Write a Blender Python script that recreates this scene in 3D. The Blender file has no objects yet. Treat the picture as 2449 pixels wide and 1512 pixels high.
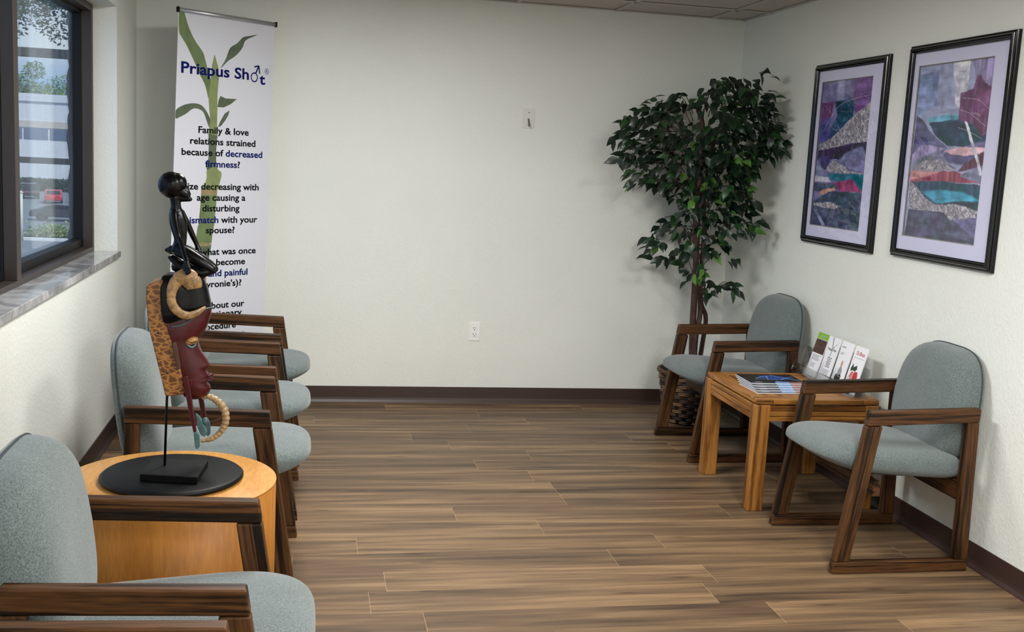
import bpy, bmesh, math, random
from mathutils import Vector, Matrix, Euler

S = bpy.context.scene
COL = S.collection
PI = math.pi

# ------------------------------------------------------------------ camera
FPX, PITCH, ROLL, YAW = 2544.86, -.1464, .0517, .1943
CAM = Vector((.9554, -6.3736, 1.5088))
_f = Vector((math.sin(YAW)*math.cos(PITCH), math.cos(YAW)*math.cos(PITCH), math.sin(PITCH)))
_r0 = Vector((math.cos(YAW), -math.sin(YAW), 0)); _u0 = _r0.cross(_f)
_r = math.cos(ROLL)*_r0 + math.sin(ROLL)*_u0
_u = -math.sin(ROLL)*_r0 + math.cos(ROLL)*_u0
cam = bpy.data.cameras.new('camera'); camo = bpy.data.objects.new('camera', cam); COL.objects.link(camo)
cam.sensor_fit = 'HORIZONTAL'; cam.sensor_width = 36; cam.lens = 36*FPX/2449
cam.clip_start = .05; cam.clip_end = 1000
M = Matrix((_r, _u, -_f)).transposed().to_4x4(); M.translation = CAM
camo.matrix_world = M
S.camera = camo

def at(px, py, x=None, y=None, z=None):
    """the point of a wall, floor or upright plane that a measured spot of the photograph stands for"""
    d = _f + (px-1224.5)/FPX*_r - (py-756)/FPX*_u
    if x is not None: t = (x-CAM.x)/d.x
    elif y is not None: t = (y-CAM.y)/d.y
    else: t = (z-CAM.z)/d.z
    return CAM + t*d

# ------------------------------------------------------------------ view, sky, sun
S.view_settings.view_transform = 'Standard'; S.view_settings.look = 'None'
S.view_settings.gamma = 1; S.view_settings.use_curve_mapping = False
S.view_settings.exposure = 0.43
try: S.cycles.use_denoising = True
except Exception: pass
S.cycles.max_bounces = 10; S.cycles.diffuse_bounces = 6; S.cycles.transparent_max_bounces = 16
S.cycles.caustics_reflective = False; S.cycles.caustics_refractive = False

W = bpy.data.worlds.new('sky'); S.world = W; W.use_nodes = True
nt = W.node_tree; nt.nodes.clear()
tc = nt.nodes.new('ShaderNodeTexCoord')
mp = nt.nodes.new('ShaderNodeMapping'); mp.inputs['Scale'].default_value = (2.2, 2.2, 5); mp.inputs['Location'].default_value = (.3, .1, .2)
nz = nt.nodes.new('ShaderNodeTexNoise'); nz.inputs['Scale'].default_value = 1.6; nz.inputs['Detail'].default_value = 7
rp = nt.nodes.new('ShaderNodeValToRGB')
rp.color_ramp.elements[0].position = .42; rp.color_ramp.elements[0].color = (.20, .42, .78, 1)
rp.color_ramp.elements[1].position = .66; rp.color_ramp.elements[1].color = (.80, .88, .95, 1)
bg = nt.nodes.new('ShaderNodeBackground'); bg.inputs['Strength'].default_value = 1.25
ow = nt.nodes.new('ShaderNodeOutputWorld')
nt.links.new(tc.outputs['Generated'], mp.inputs[0]); nt.links.new(mp.outputs[0], nz.inputs['Vector'])
nt.links.new(nz.outputs['Fac'], rp.inputs[0]); nt.links.new(rp.outputs[0], bg.inputs[0]); nt.links.new(bg.outputs[0], ow.inputs[0])
sl = bpy.data.lights.new('sun', 'SUN'); sl.energy = 3.6; sl.angle = .01; sl.color = (1, .96, .88)
so = bpy.data.objects.new('sun', sl); COL.objects.link(so)
so.rotation_euler = Vector((-.45, .55, -.75)).to_track_quat('-Z', 'Y').to_euler(); so.location = (20, -20, 40)

ROOM_W, ROOM_H, ROOM_Y = 3.578, 2.42, -8.6
LAMPS = [(1.227, -2.22, 48), (2.447, -4.66, 64), (1.837, -7.10, 74)]      # ceiling troffers: x, y, watts
LAMP_SPREAD = PI; LAMP_COL = (1.0, .992, .97)

# ------------------------------------------------------------------ materials
def lin(c):
    o = []
    for v in c:
        v /= 255
        o.append(v/12.92 if v <= .04045 else ((v+.055)/1.055)**2.4)
    return (*o, 1)

MATS = {}
def base(name):
    m = bpy.data.materials.new(name); m.use_nodes = True
    b = m.node_tree.nodes['Principled BSDF']
    MATS[name] = m
    return m, m.node_tree, b

def N(nt, t, **kw):
    n = nt.nodes.new('ShaderNode'+t)
    for k, v in kw.items():
        if k in n.inputs: n.inputs[k].default_value = v
        else: setattr(n, k, v)
    return n

def plain(name, rgb, rough=.5, var=.0, scale=30, metal=0, spec=.5, bump=0, coat=0):
    m, nt, b = base(name)
    b.inputs['Roughness'].default_value = rough; b.inputs['Metallic'].default_value = metal
    b.inputs['Specular IOR Level'].default_value = spec; b.inputs['Coat Weight'].default_value = coat
    if var or bump:
        tc = N(nt, 'TexCoord'); nz = N(nt, 'TexNoise', Scale=scale, Detail=4.0)
        nt.links.new(tc.outputs['Object'], nz.inputs['Vector'])
    if var:
        rp = N(nt, 'ValToRGB'); c = lin(rgb)
        rp.color_ramp.elements[0].position = .3; rp.color_ramp.elements[1].position = .7
        rp.color_ramp.elements[0].color = (*[v*(1-var) for v in c[:3]], 1)
        rp.color_ramp.elements[1].color = (*[min(1, v*(1+var)) for v in c[:3]], 1)
        nt.links.new(nz.outputs['Fac'], rp.inputs[0]); nt.links.new(rp.outputs[0], b.inputs['Base Color'])
    else: b.inputs['Base Color'].default_value = lin(rgb)
    if bump:
        bp = N(nt, 'Bump', Strength=.6, Distance=bump)
        nt.links.new(nz.outputs['Fac'], bp.inputs['Height']); nt.links.new(bp.outputs[0], b.inputs['Normal'])
    return m

def wood(name, dark, mid, light, rough=.4, sx=2.0, sy=38, ring=.55, spec=.5, axis='X'):
    """grain running along the object's own axis"""
    m, nt, b = base(name)
    tc = N(nt, 'TexCoord'); oi = N(nt, 'ObjectInfo')
    add = N(nt, 'VectorMath', operation='ADD')
    cm = N(nt, 'CombineXYZ'); mul = N(nt, 'Math', operation='MULTIPLY'); mul.inputs[1].default_value = 7.0
    nt.links.new(oi.outputs['Random'], mul.inputs[0])
    for i in range(3): nt.links.new(mul.outputs[0], cm.inputs[i])
    nt.links.new(tc.outputs['Object'], add.inputs[0]); nt.links.new(cm.outputs[0], add.inputs[1])
    mp = N(nt, 'Mapping')
    mp.inputs['Scale'].default_value = {'X': (sx, sy, sy), 'Y': (sy, sx, sy), 'Z': (sy, sy, sx)}[axis]
    nt.links.new(add.outputs[0], mp.inputs[0])
    n1 = N(nt, 'TexNoise', Scale=.55, Detail=3.0, Distortion=.6)      # cathedral figure
    n2 = N(nt, 'TexNoise', Scale=3.2, Detail=5.0)                     # pores
    nt.links.new(mp.outputs[0], n1.inputs['Vector'])
    mp2 = N(nt, 'Mapping'); s2 = mp.inputs['Scale'].default_value
    mp2.inputs['Scale'].default_value = [v*(1.0 if v > 10 else 2.2) for v in s2]
    nt.links.new(add.outputs[0], mp2.inputs[0]); nt.links.new(mp2.outputs[0], n2.inputs['Vector'])
    k = N(nt, 'Math', operation='MULTIPLY'); k.inputs[1].default_value = 14
    nt.links.new(n1.outputs['Fac'], k.inputs[0])
    sn = N(nt, 'Math', operation='SINE'); nt.links.new(k.outputs[0], sn.inputs[0])
    h = N(nt, 'MapRange'); h.inputs[1].default_value = -1; h.inputs[2].default_value = 1
    nt.links.new(sn.outputs[0], h.inputs[0])
    mx = N(nt, 'Mix', data_type='FLOAT'); mx.inputs[0].default_value = ring
    nt.links.new(n2.outputs['Fac'], mx.inputs[2]); nt.links.new(h.outputs[0], mx.inputs[3])
    rp = N(nt, 'ValToRGB'); e = rp.color_ramp.elements
    e[0].position = .22; e[0].color = lin(dark); e[1].position = .8; e[1].color = lin(light)
    x = e.new(.48); x.color = lin(mid)
    nt.links.new(mx.outputs[0], rp.inputs[0]); nt.links.new(rp.outputs[0], b.inputs['Base Color'])
    b.inputs['Roughness'].default_value = rough; b.inputs['Specular IOR Level'].default_value = spec
    bp = N(nt, 'Bump', Strength=.25, Distance=.001)
    nt.links.new(mx.outputs[0], bp.inputs['Height']); nt.links.new(bp.outputs[0], b.inputs['Normal'])
    return m

def fabric(name, c0, c1):
    m, nt, b = base(name)
    tc = N(nt, 'TexCoord')
    n1 = N(nt, 'TexNoise', Scale=270.0, Detail=3.0, Roughness=.7); n2 = N(nt, 'TexNoise', Scale=9.0, Detail=2.0)
    nt.links.new(tc.outputs['Object'], n1.inputs['Vector']); nt.links.new(tc.outputs['Object'], n2.inputs['Vector'])
    mx = N(nt, 'Mix', data_type='FLOAT'); mx.inputs[0].default_value = .12
    nt.links.new(n1.outputs['Fac'], mx.inputs[2]); nt.links.new(n2.outputs['Fac'], mx.inputs[3])
    rp = N(nt, 'ValToRGB'); e = rp.color_ramp.elements
    e[0].position = .36; e[0].color = lin(c0); e[1].position = .64; e[1].color = lin(c1)
    nt.links.new(mx.outputs[0], rp.inputs[0]); nt.links.new(rp.outputs[0], b.inputs['Base Color'])
    b.inputs['Roughness'].default_value = .95; b.inputs['Specular IOR Level'].default_value = .15
    b.inputs['Sheen Weight'].default_value = .25; b.inputs['Sheen Roughness'].default_value = .6
    bp = N(nt, 'Bump', Strength=.35, Distance=.0015)
    nt.links.new(n1.outputs['Fac'], bp.inputs['Height']); nt.links.new(bp.outputs[0], b.inputs['Normal'])
    return m

def paint_wall(name, rgb, bump=.0016):
    m, nt, b = base(name)
    tc = N(nt, 'TexCoord')
    n1 = N(nt, 'TexNoise', Scale=66.0, Detail=5.0, Roughness=.62, Distortion=.4); n2 = N(nt, 'TexNoise', Scale=1.3, Detail=2.0)
    nt.links.new(tc.outputs['Object'], n1.inputs['Vector']); nt.links.new(tc.outputs['Object'], n2.inputs['Vector'])
    rp = N(nt, 'ValToRGB'); c = lin(rgb); e = rp.color_ramp.elements
    e[0].position = .3; e[1].position = .7
    e[0].color = (*[v*.97 for v in c[:3]], 1); e[1].color = (*[min(1, v*1.03) for v in c[:3]], 1)
    nt.links.new(n2.outputs['Fac'], rp.inputs[0]); nt.links.new(rp.outputs[0], b.inputs['Base Color'])
    r2 = N(nt, 'ValToRGB'); r2.color_ramp.elements[0].position = .47; r2.color_ramp.elements[1].position = .62
    nt.links.new(n1.outputs['Fac'], r2.inputs[0])
    bp = N(nt, 'Bump', Strength=.4, Distance=bump)
    nt.links.new(r2.outputs[0], bp.inputs['Height']); nt.links.new(bp.outputs[0], b.inputs['Normal'])
    b.inputs['Roughness'].default_value = .6; b.inputs['Specular IOR Level'].default_value = .3
    return m

def plank_floor(name):
    m, nt, b = base(name)
    L = nt.links.new
    tc = N(nt, 'TexCoord'); sp = N(nt, 'SeparateXYZ'); L(tc.outputs['Object'], sp.inputs[0])
    def mth(op, a, bb=None):
        n = N(nt, 'Math', operation=op)
        for i, v in enumerate((a, bb)):
            if v is None: continue
            if isinstance(v, (int, float)): n.inputs[i].default_value = v
            else: L(v, n.inputs[i])
        return n.outputs[0]
    WD, LN = .178, 1.22
    yr = mth('DIVIDE', sp.outputs['Y'], WD); row = mth('FLOOR', yr); fy = mth('SUBTRACT', yr, row)
    wn = N(nt, 'TexWhiteNoise', noise_dimensions='1D'); L(row, wn.inputs['W'])
    xr = mth('ADD', mth('DIVIDE', sp.outputs['X'], LN), mth('MULTIPLY', wn.outputs['Value'], 5.0))
    colu = mth('FLOOR', xr); fx = mth('SUBTRACT', xr, colu)
    idv = N(nt, 'CombineXYZ'); L(row, idv.inputs[0]); L(colu, idv.inputs[1])
    pw = N(nt, 'TexWhiteNoise', noise_dimensions='2D'); L(idv.outputs[0], pw.inputs['Vector'])
    off = N(nt, 'CombineXYZ'); o = mth('MULTIPLY', pw.outputs['Value'], 40.0)
    L(o, off.inputs[0]); L(o, off.inputs[1])
    va = N(nt, 'VectorMath', operation='ADD'); L(tc.outputs['Object'], va.inputs[0]); L(off.outputs[0], va.inputs[1])
    mp = N(nt, 'Mapping'); mp.inputs['Scale'].default_value = (.85, 13, 1); L(va.outputs[0], mp.inputs[0])
    n1 = N(nt, 'TexNoise', Scale=1.15, Detail=4.0, Roughness=.55, Distortion=.25); L(mp.outputs[0], n1.inputs['Vector'])
    mp2 = N(nt, 'Mapping'); mp2.inputs['Scale'].default_value = (3.2, 130, 1); L(va.outputs[0], mp2.inputs[0])
    n2 = N(nt, 'TexNoise', Scale=1.0, Detail=4.0); L(mp2.outputs[0], n2.inputs['Vector'])
    mp3 = N(nt, 'Mapping'); mp3.inputs['Scale'].default_value = (5, 22, 1); L(va.outputs[0], mp3.inputs[0])
    kn = N(nt, 'TexVoronoi', Scale=.55); L(mp3.outputs[0], kn.inputs['Vector'])
    rp = N(nt, 'ValToRGB'); e = rp.color_ramp.elements
    e[0].position = .30; e[0].color = lin(FL_D); e[1].position = .72; e[1].color = lin(FL_L)
    x = e.new(.5); x.color = lin(FL_M)
    mixf = mth('ADD', mth('MULTIPLY', n1.outputs['Fac'], .78), mth('MULTIPLY', n2.outputs['Fac'], .22))
    mixf = mth('ADD', mixf, mth('MULTIPLY', mth('SUBTRACT', pw.outputs['Value'], .5), .10))
    L(mixf, rp.inputs[0])
    # knots
    kd = N(nt, 'MapRange'); kd.inputs[1].default_value = .03; kd.inputs[2].default_value = .16; kd.inputs[3].default_value = .55; kd.inputs[4].default_value = 1
    L(kn.outputs['Distance'], kd.inputs[0])
    # seams
    e1 = mth('LESS_THAN', fx, .0016); ey = mth('LESS_THAN', fy, .010)
    mk = N(nt, 'Mix', data_type='RGBA', blend_type='MULTIPLY'); mk.inputs[0].default_value = 1
    cmb = N(nt, 'CombineColor'); [L(kd.outputs[0], cmb.inputs[i]) for i in range(3)]
    L(rp.outputs[0], mk.inputs[6]); L(cmb.outputs[0], mk.inputs[7])
    m1 = N(nt, 'Mix', data_type='RGBA'); L(mth('MULTIPLY', ey, .45), m1.inputs[0]); L(mk.outputs[2], m1.inputs[6]); m1.inputs[7].default_value = lin((70, 54, 42))
    m2 = N(nt, 'Mix', data_type='RGBA'); L(mth('MULTIPLY', e1, .45), m2.inputs[0]); L(m1.outputs[2], m2.inputs[6]); m2.inputs[7].default_value = lin((186, 158, 122))
    L(m2.outputs[2], b.inputs['Base Color'])
    b.inputs['Roughness'].default_value = .48; b.inputs['Specular IOR Level'].default_value = .4
    bp = N(nt, 'Bump', Strength=.12, Distance=.001); L(n2.outputs['Fac'], bp.inputs['Height']); L(bp.outputs[0], b.inputs['Normal'])
    return m

def glassy(name, tint=(1, 1, 1), refl=.07, rough=.0, up=.6):
    m = bpy.data.materials.new(name); m.use_nodes = True; nt = m.node_tree; nt.nodes.clear()
    t = N(nt, 'BsdfTransparent'); t.inputs[0].default_value = (*tint, 1)
    g = N(nt, 'BsdfGlossy'); g.inputs['Roughness'].default_value = rough
    fr = N(nt, 'LayerWeight'); fr.inputs['Blend'].default_value = .18
    mr = N(nt, 'MapRange'); mr.inputs[3].default_value = refl; mr.inputs[4].default_value = up
    nt.links.new(fr.outputs['Fresnel'], mr.inputs[0])
    mx = N(nt, 'MixShader'); o = N(nt, 'OutputMaterial')
    nt.links.new(mr.outputs[0], mx.inputs[0]); nt.links.new(t.outputs[0], mx.inputs[1]); nt.links.new(g.outputs[0], mx.inputs[2])
    nt.links.new(mx.outputs[0], o.inputs[0]); MATS[name] = m
    return m

def emit(name, rgb, s):
    m, nt, b = base(name); b.inputs['Base Color'].default_value = lin(rgb)
    b.inputs['Emission Color'].default_value = lin(rgb); b.inputs['Emission Strength'].default_value = s
    return m

FL_D, FL_M, FL_L = (56, 44, 34), (101, 80, 59), (149, 121, 88)
m_wall = paint_wall('cream_wall_paint', (225, 227, 220))
m_floor = plank_floor('vinyl_plank')
m_ceil = plain('ceiling_tile', (190, 185, 178), .95, .06, 160, spec=.1, bump=.0015)
m_tbar = plain('ceiling_bar', (186, 181, 174), .7)
m_void = plain('dark_gap', (18, 16, 14), .9)
m_base = plain('brown_vinyl', (58, 41, 36), .42, .04, 8)
m_wood = wood('dark_oak', (14, 8, 4), (43, 26, 13), (88, 57, 30), .45, 2.0, 62, .45, .22)
m_oak = wood('honey_oak', (82, 46, 14), (132, 83, 31), (168, 115, 54), .4, 2.2, 40, .45)
m_oakz = wood('honey_oak_upright', (82, 46, 14), (132, 83, 31), (168, 115, 54), .4, 2.2, 40, .45, axis='Z')
m_oaky = wood('honey_oak_cross', (82, 46, 14), (132, 83, 31), (168, 115, 54), .4, 2.2, 40, .45, axis='Y')
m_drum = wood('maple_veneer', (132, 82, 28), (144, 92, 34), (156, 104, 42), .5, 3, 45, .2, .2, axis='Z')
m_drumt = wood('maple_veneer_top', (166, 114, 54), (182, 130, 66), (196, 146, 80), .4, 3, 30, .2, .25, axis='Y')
m_fab = fabric('blue_grey_wool', (68, 77, 77), (112, 122, 121))
m_welt = plain('welt_cord', (52, 60, 63), .9)
m_pan = plain('seat_underside', (58, 58, 58), .9)
m_black = plain('black_satin', (5, 5, 6), .5, spec=.18)
m_gloss = plain('black_lacquer', (6, 6, 7), .12, spec=.35)
m_bwood = plain('black_stained_wood', (3, 3, 4), .26, .35, 60, spec=.22, bump=.0008)
m_horn = plain('pale_horn', (140, 106, 66), .35, .5, 75, bump=.0010)
m_horn2 = plain('ridged_horn', (150, 124, 86), .4, .3, 90)
m_red = plain('oxblood_paint', (62, 5, 12), .34, .2, 45, spec=.4, bump=.0006)
m_teal = plain('teal_paint', (64, 92, 94), .45, .25, 50)
m_gold = plain('gold_lid', (150, 108, 56), .4, .2, 60)
m_brownd = plain('brown_lacquer', (70, 42, 26), .4, .2, 50)
m_white = plain('white_plastic', (236, 236, 234), .35)
m_ivory = plain('hook_plate', (214, 214, 206), .45)
m_dark = plain('slot_black', (20, 20, 20), .6)
m_alu = plain('brushed_aluminium', (176, 178, 184), .35, metal=.7)
m_steel = plain('steel', (120, 120, 118), .35, metal=.9)
m_vinyl = plain('banner_white', (214, 216, 226), .55)
m_navy = plain('print_navy', (14, 22, 92), .6, spec=.1)
m_ink = plain('print_black', (8, 8, 10), .6, spec=.1)
m_lf1 = plain('print_leaf_green', (104, 122, 80), .6, .28, 9)
m_lf2 = plain('print_leaf_grey', (84, 97, 74), .6, .3, 12)
m_lf3 = plain('print_stalk', (128, 140, 92), .6, .22, 10)
m_lf4 = plain('print_node', (146, 128, 92), .6, .2, 30)
m_bronze = plain('bronze_frame', (52, 44, 39), .45)
m_sash = plain('dark_sash', (10, 11, 16), .5, spec=.25)
m_glass = glassy('window_glass', (.93, .96, .97), .02)
def haze(m):
    nt = m.node_tree; o = [n for n in nt.nodes if n.type == 'OUTPUT_MATERIAL'][0]; src = o.inputs[0].links[0].from_socket
    tc = N(nt, 'TexCoord'); mp = N(nt, 'Mapping'); mp.inputs['Scale'].default_value = (1, 40, 1.2); nz = N(nt, 'TexNoise', Scale=1.5, Detail=5.0)
    mr = N(nt, 'MapRange'); mr.inputs[1].default_value = .35; mr.inputs[2].default_value = .75; mr.inputs[3].default_value = .0; mr.inputs[4].default_value = .09
    nt.links.new(tc.outputs['Object'], mp.inputs[0]); nt.links.new(mp.outputs[0], nz.inputs['Vector']); nt.links.new(nz.outputs['Fac'], mr.inputs[0])
    tr = N(nt, 'BsdfTranslucent'); tr.inputs[0].default_value = (.85, .88, .92, 1); mx = N(nt, 'MixShader')
    nt.links.new(mr.outputs[0], mx.inputs[0]); nt.links.new(src, mx.inputs[1]); nt.links.new(tr.outputs[0], mx.inputs[2]); nt.links.new(mx.outputs[0], o.inputs[0])
haze(m_glass)
m_pglass = glassy('picture_glass', (1, 1, 1), .0015, up=.11)
m_acr = glassy('acrylic', (.95, .96, .97), .10, .03)
m_matb = plain('lavender_mat', (204, 203, 230), .8, spec=.2)
m_matl = plain('mat_bevel', (120, 116, 110), .8)
m_trunk = plain('ficus_bark', (66, 42, 34), .75, .45, 34, bump=.003)
m_moss = plain('dark_moss', (34, 30, 22), .95, .4, 60)
def marble():
    m, nt, b = base('grey_marble')
    tc = N(nt, 'TexCoord'); n1 = N(nt, 'TexNoise', Scale=5.0, Detail=8.0, Distortion=1.6)
    nt.links.new(tc.outputs['Object'], n1.inputs['Vector'])
    rp = N(nt, 'ValToRGB'); e = rp.color_ramp.elements
    e[0].position = .36; e[0].color = lin((128, 128, 130)); e[1].position = .62; e[1].color = lin((190, 188, 186))
    x = e.new(.5); x.color = lin((164, 163, 163))
    nt.links.new(n1.outputs['Fac'], rp.inputs[0]); nt.links.new(rp.outputs[0], b.inputs['Base Color'])
    b.inputs['Roughness'].default_value = .08; b.inputs['Specular IOR Level'].default_value = .7
    return m
m_marble = marble()
def giraffe():
    m, nt, b = base('giraffe_pattern')
    tc = N(nt, 'TexCoord'); mp = N(nt, 'Mapping'); mp.inputs['Scale'].default_value = (46, 46, 78)
    nz = N(nt, 'TexNoise', Scale=48.0, Detail=3.0); nt.links.new(tc.outputs['Object'], nz.inputs['Vector'])
    sb = N(nt, 'VectorMath', operation='SUBTRACT'); sb.inputs[1].default_value = (.5, .5, .5); nt.links.new(nz.outputs['Color'], sb.inputs[0])
    sc = N(nt, 'VectorMath', operation='SCALE'); sc.inputs['Scale'].default_value = .012; nt.links.new(sb.outputs[0], sc.inputs[0])
    ad = N(nt, 'VectorMath', operation='ADD'); nt.links.new(tc.outputs['Object'], ad.inputs[0]); nt.links.new(sc.outputs[0], ad.inputs[1])
    nt.links.new(ad.outputs[0], mp.inputs[0])
    v = N(nt, 'TexVoronoi', feature='DISTANCE_TO_EDGE', Scale=1.0, Randomness=1.0)
    nt.links.new(mp.outputs[0], v.inputs['Vector'])
    rp = N(nt, 'ValToRGB'); e = rp.color_ramp.elements
    e[0].position = .02; e[0].color = lin((158, 108, 52)); e[1].position = .17; e[1].color = lin((92, 53, 25))
    nt.links.new(v.outputs['Distance'], rp.inputs[0]); nt.links.new(rp.outputs[0], b.inputs['Base Color'])
    b.inputs['Roughness'].default_value = .35
    return m
m_giraffe = giraffe()
# ------------------------------------------------------------------ mesh helpers
class MB:
    def __init__(s): s.v = []; s.f = []; s.mi = []; s.sm = []
    def add(s, vs, fs, mi=0, smooth=False):
        o = len(s.v); s.v += [tuple(v) for v in vs]
        for f in fs: s.f.append([i+o for i in f]); s.mi.append(mi); s.sm.append(smooth)
        return s
    def box(s, a, b, mi=0):
        x0, y0, z0 = a; x1, y1, z1 = b
        vs = [(x0,y0,z0),(x1,y0,z0),(x1,y1,z0),(x0,y1,z0),(x0,y0,z1),(x1,y0,z1),(x1,y1,z1),(x0,y1,z1)]
        return s.add(vs, [(0,3,2,1),(4,5,6,7),(0,1,5,4),(1,2,6,5),(2,3,7,6),(3,0,4,7)], mi)
    def prism(s, pts, off, mi=0, smooth=False):
        """pts: a flat polygon of 3D points; off: extrusion vector"""
        n = len(pts); off = Vector(off)
        vs = [Vector(p) for p in pts] + [Vector(p)+off for p in pts]
        fs = [tuple(range(n))[::-1], tuple(range(n, 2*n))] + [(i, (i+1) % n, n+(i+1) % n, n+i) for i in range(n)]
        return s.add(vs, fs, mi, smooth)
    def flat(s, pts, mi=0): return s.add(pts, [tuple(range(len(pts)))], mi)
    def lathe(s, prof, c=(0,0,0), n=48, mi=0, smooth=True, axis='Z'):
        vs = []; fs = []
        for r, z in prof:
            for i in range(n):
                a = 2*PI*i/n; x, y = r*math.cos(a), r*math.sin(a)
                p = {'Z': (x, y, z), 'Y': (x, z, y), 'X': (z, x, y)}[axis]
                vs.append((c[0]+p[0], c[1]+p[1], c[2]+p[2]))
        m = len(prof)
        for k in range(m-1):
            for i in range(n): fs.append((k*n+i, k*n+(i+1) % n, (k+1)*n+(i+1) % n, (k+1)*n+i))
        fs.append(tuple(range(n))[::-1]); fs.append(tuple((m-1)*n+i for i in range(n)))
        return s.add(vs, fs, mi, smooth)
    def tube(s, path, rad, n=10, mi=0, closed=False, round_ends=False, squash=1.0):
        P = [Vector(p) for p in path]; R = [rad]*len(P) if isinstance(rad, (int, float)) else list(rad)
        if round_ends:
            d0 = (P[0]-P[1]).normalized(); d1 = (P[-1]-P[-2]).normalized()
            P = [P[0]+d0*R[0]*.95, P[0]+d0*R[0]*.7] + P + [P[-1]+d1*R[-1]*.7, P[-1]+d1*R[-1]*.95]
            R = [R[0]*.3, R[0]*.75] + R + [R[-1]*.75, R[-1]*.3]
        m = len(P); vs = []; fs = []
        up = None
        for k in range(m):
            a = P[(k-1) % m] if (closed or k > 0) else P[k]; b = P[(k+1) % m] if (closed or k < m-1) else P[k]
            t = (b-a).normalized()
            if up is None:
                up = Vector((0, 1, 0)) if abs(t.y) < .8 else Vector((0, 0, 1))
            up = (up - t*up.dot(t)).normalized(); sd = t.cross(up)
            for i in range(n):
                an = 2*PI*i/n; vs.append(P[k] + (up*math.cos(an)*squash + sd*math.sin(an))*R[k])
        for k in range(m if closed else m-1):
            for i in range(n):
                k2 = (k+1) % m
                fs.append((k*n+i, k*n+(i+1) % n, k2*n+(i+1) % n, k2*n+i))
        if not closed: fs += [tuple(range(n))[::-1], tuple((m-1)*n+i for i in range(n))]
        return s.add(vs, fs, mi, True)
    def ellip(s, c, r, rot=None, n=18, m=12, mi=0):
        vs = []; fs = []
        R = (rot or Euler((0,0,0))).to_matrix()
        for k in range(m+1):
            t = PI*k/m
            for i in range(n):
                a = 2*PI*i/n
                vs.append(Vector(c) + R @ Vector((r[0]*math.sin(t)*math.cos(a), r[1]*math.sin(t)*math.sin(a), r[2]*math.cos(t))))
        for k in range(m):
            for i in range(n): fs.append((k*n+i, (k+1)*n+i, (k+1)*n+(i+1) % n, k*n+(i+1) % n))
        return s.add(vs, fs, mi, True)
    def build(s, name, mats, parent=None, bevel=0, seg=2, subsurf=0, loc=(0,0,0), rot=(0,0,0), merge=False, remesh=0, smooth_it=0):
        me = bpy.data.meshes.new(name); me.from_pydata(s.v, [], s.f)
        mats = mats if isinstance(mats, (list, tuple)) else [mats]
        for m in mats: me.materials.append(m)
        for p, mi, sm in zip(me.polygons, s.mi, s.sm): p.material_index = mi; p.use_smooth = sm
        bm = bmesh.new(); bm.from_mesh(me)
        if merge: bmesh.ops.remove_doubles(bm, verts=bm.verts, dist=1e-5)
        bmesh.ops.recalc_face_normals(bm, faces=bm.faces); bm.to_mesh(me); bm.free()
        o = bpy.data.objects.new(name, me); COL.objects.link(o); o.location = loc; o.rotation_euler = rot
        if parent: o.parent = parent
        if remesh:
            md = o.modifiers.new('remesh', 'REMESH'); md.mode = 'VOXEL'; md.voxel_size = remesh; md.use_smooth_shade = True
            if smooth_it:
                sm = o.modifiers.new('smooth', 'SMOOTH'); sm.iterations = smooth_it; sm.factor = .5
        if subsurf:
            md = o.modifiers.new('subsurf', 'SUBSURF'); md.levels = subsurf; md.render_levels = subsurf
        if bevel:
            md = o.modifiers.new('bevel', 'BEVEL'); md.width = bevel; md.segments = seg; md.limit_method = 'ANGLE'
            md.angle_limit = .6; md.harden_normals = True
            for p in me.polygons: p.use_smooth = True
        return o

def empty(name, loc=(0,0,0), rz=0):
    o = bpy.data.objects.new(name, None); COL.objects.link(o); o.location = loc; o.rotation_euler = (0,0,rz); o.empty_display_size = .05
    return o
def tag(o, label, cat, group=None):
    o['label'] = label; o['category'] = cat
    if group: o['group'] = group
    return o
def struct(o): o['kind'] = 'structure'; return o
KIDS = {}
def kids(o):
    return [c for c in bpy.data.objects if c.parent == o]
def copy_tree(o, parent=None):
    c = o.copy(); COL.objects.link(c)
    if parent: c.parent = parent
    for ch in kids(o): copy_tree(ch, c)
    return c
def lerp(a, b, t): return a+(b-a)*t
def smooth_path(pts, k=6, closed=False):
    """Catmull-Rom through points given as tuples of any length"""
    out = []; n = len(pts)
    for i in range(n if closed else n-1):
        p0 = pts[(i-1) % n] if closed or i > 0 else pts[i]; p1 = pts[i]; p2 = pts[(i+1) % n]
        p3 = pts[(i+2) % n] if closed or i < n-2 else p2
        for j in range(k):
            t = j/k
            out.append(tuple(.5*((2*b)+(-a+c)*t+(2*a-5*b+4*c-d)*t*t+(-a+3*b-3*c+d)*t**3) for a, b, c, d in zip(p0, p1, p2, p3)))
    if not closed: out.append(tuple(pts[-1]))
    return out

# ------------------------------------------------------------------ room shell
WX0 = -.226        # outer face of the left wall
WIN_Y0, WIN_Y1, WIN_Z0, WIN_Z1 = -5.2, -.623, .935, 2.16
struct(MB().box((WX0, ROOM_Y-.2, -.12), (ROOM_W+.2, .2, 0)).build('floor', m_floor))
struct(MB().box((0, ROOM_Y, ROOM_H+.007), (ROOM_W, 0, ROOM_H+.1)).build('ceiling', m_ceil))
struct(MB().box((0, 0, 0), (ROOM_W+.2, .2, ROOM_H+.1)).build('wall_back', m_wall))
struct(MB().box((ROOM_W, ROOM_Y-.2, 0), (ROOM_W+.2, 0, ROOM_H+.1)).build('wall_right', m_wall))
struct(MB().box((0, ROOM_Y-.2, 0), (ROOM_W, ROOM_Y, ROOM_H+.1)).build('wall_front', m_wall))
wl = MB().box((WX0, ROOM_Y-.2, 0), (0, .7, WIN_Z0-.032)).box((WX0, ROOM_Y-.2, WIN_Z1), (0, .7, ROOM_H+.1))
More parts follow.
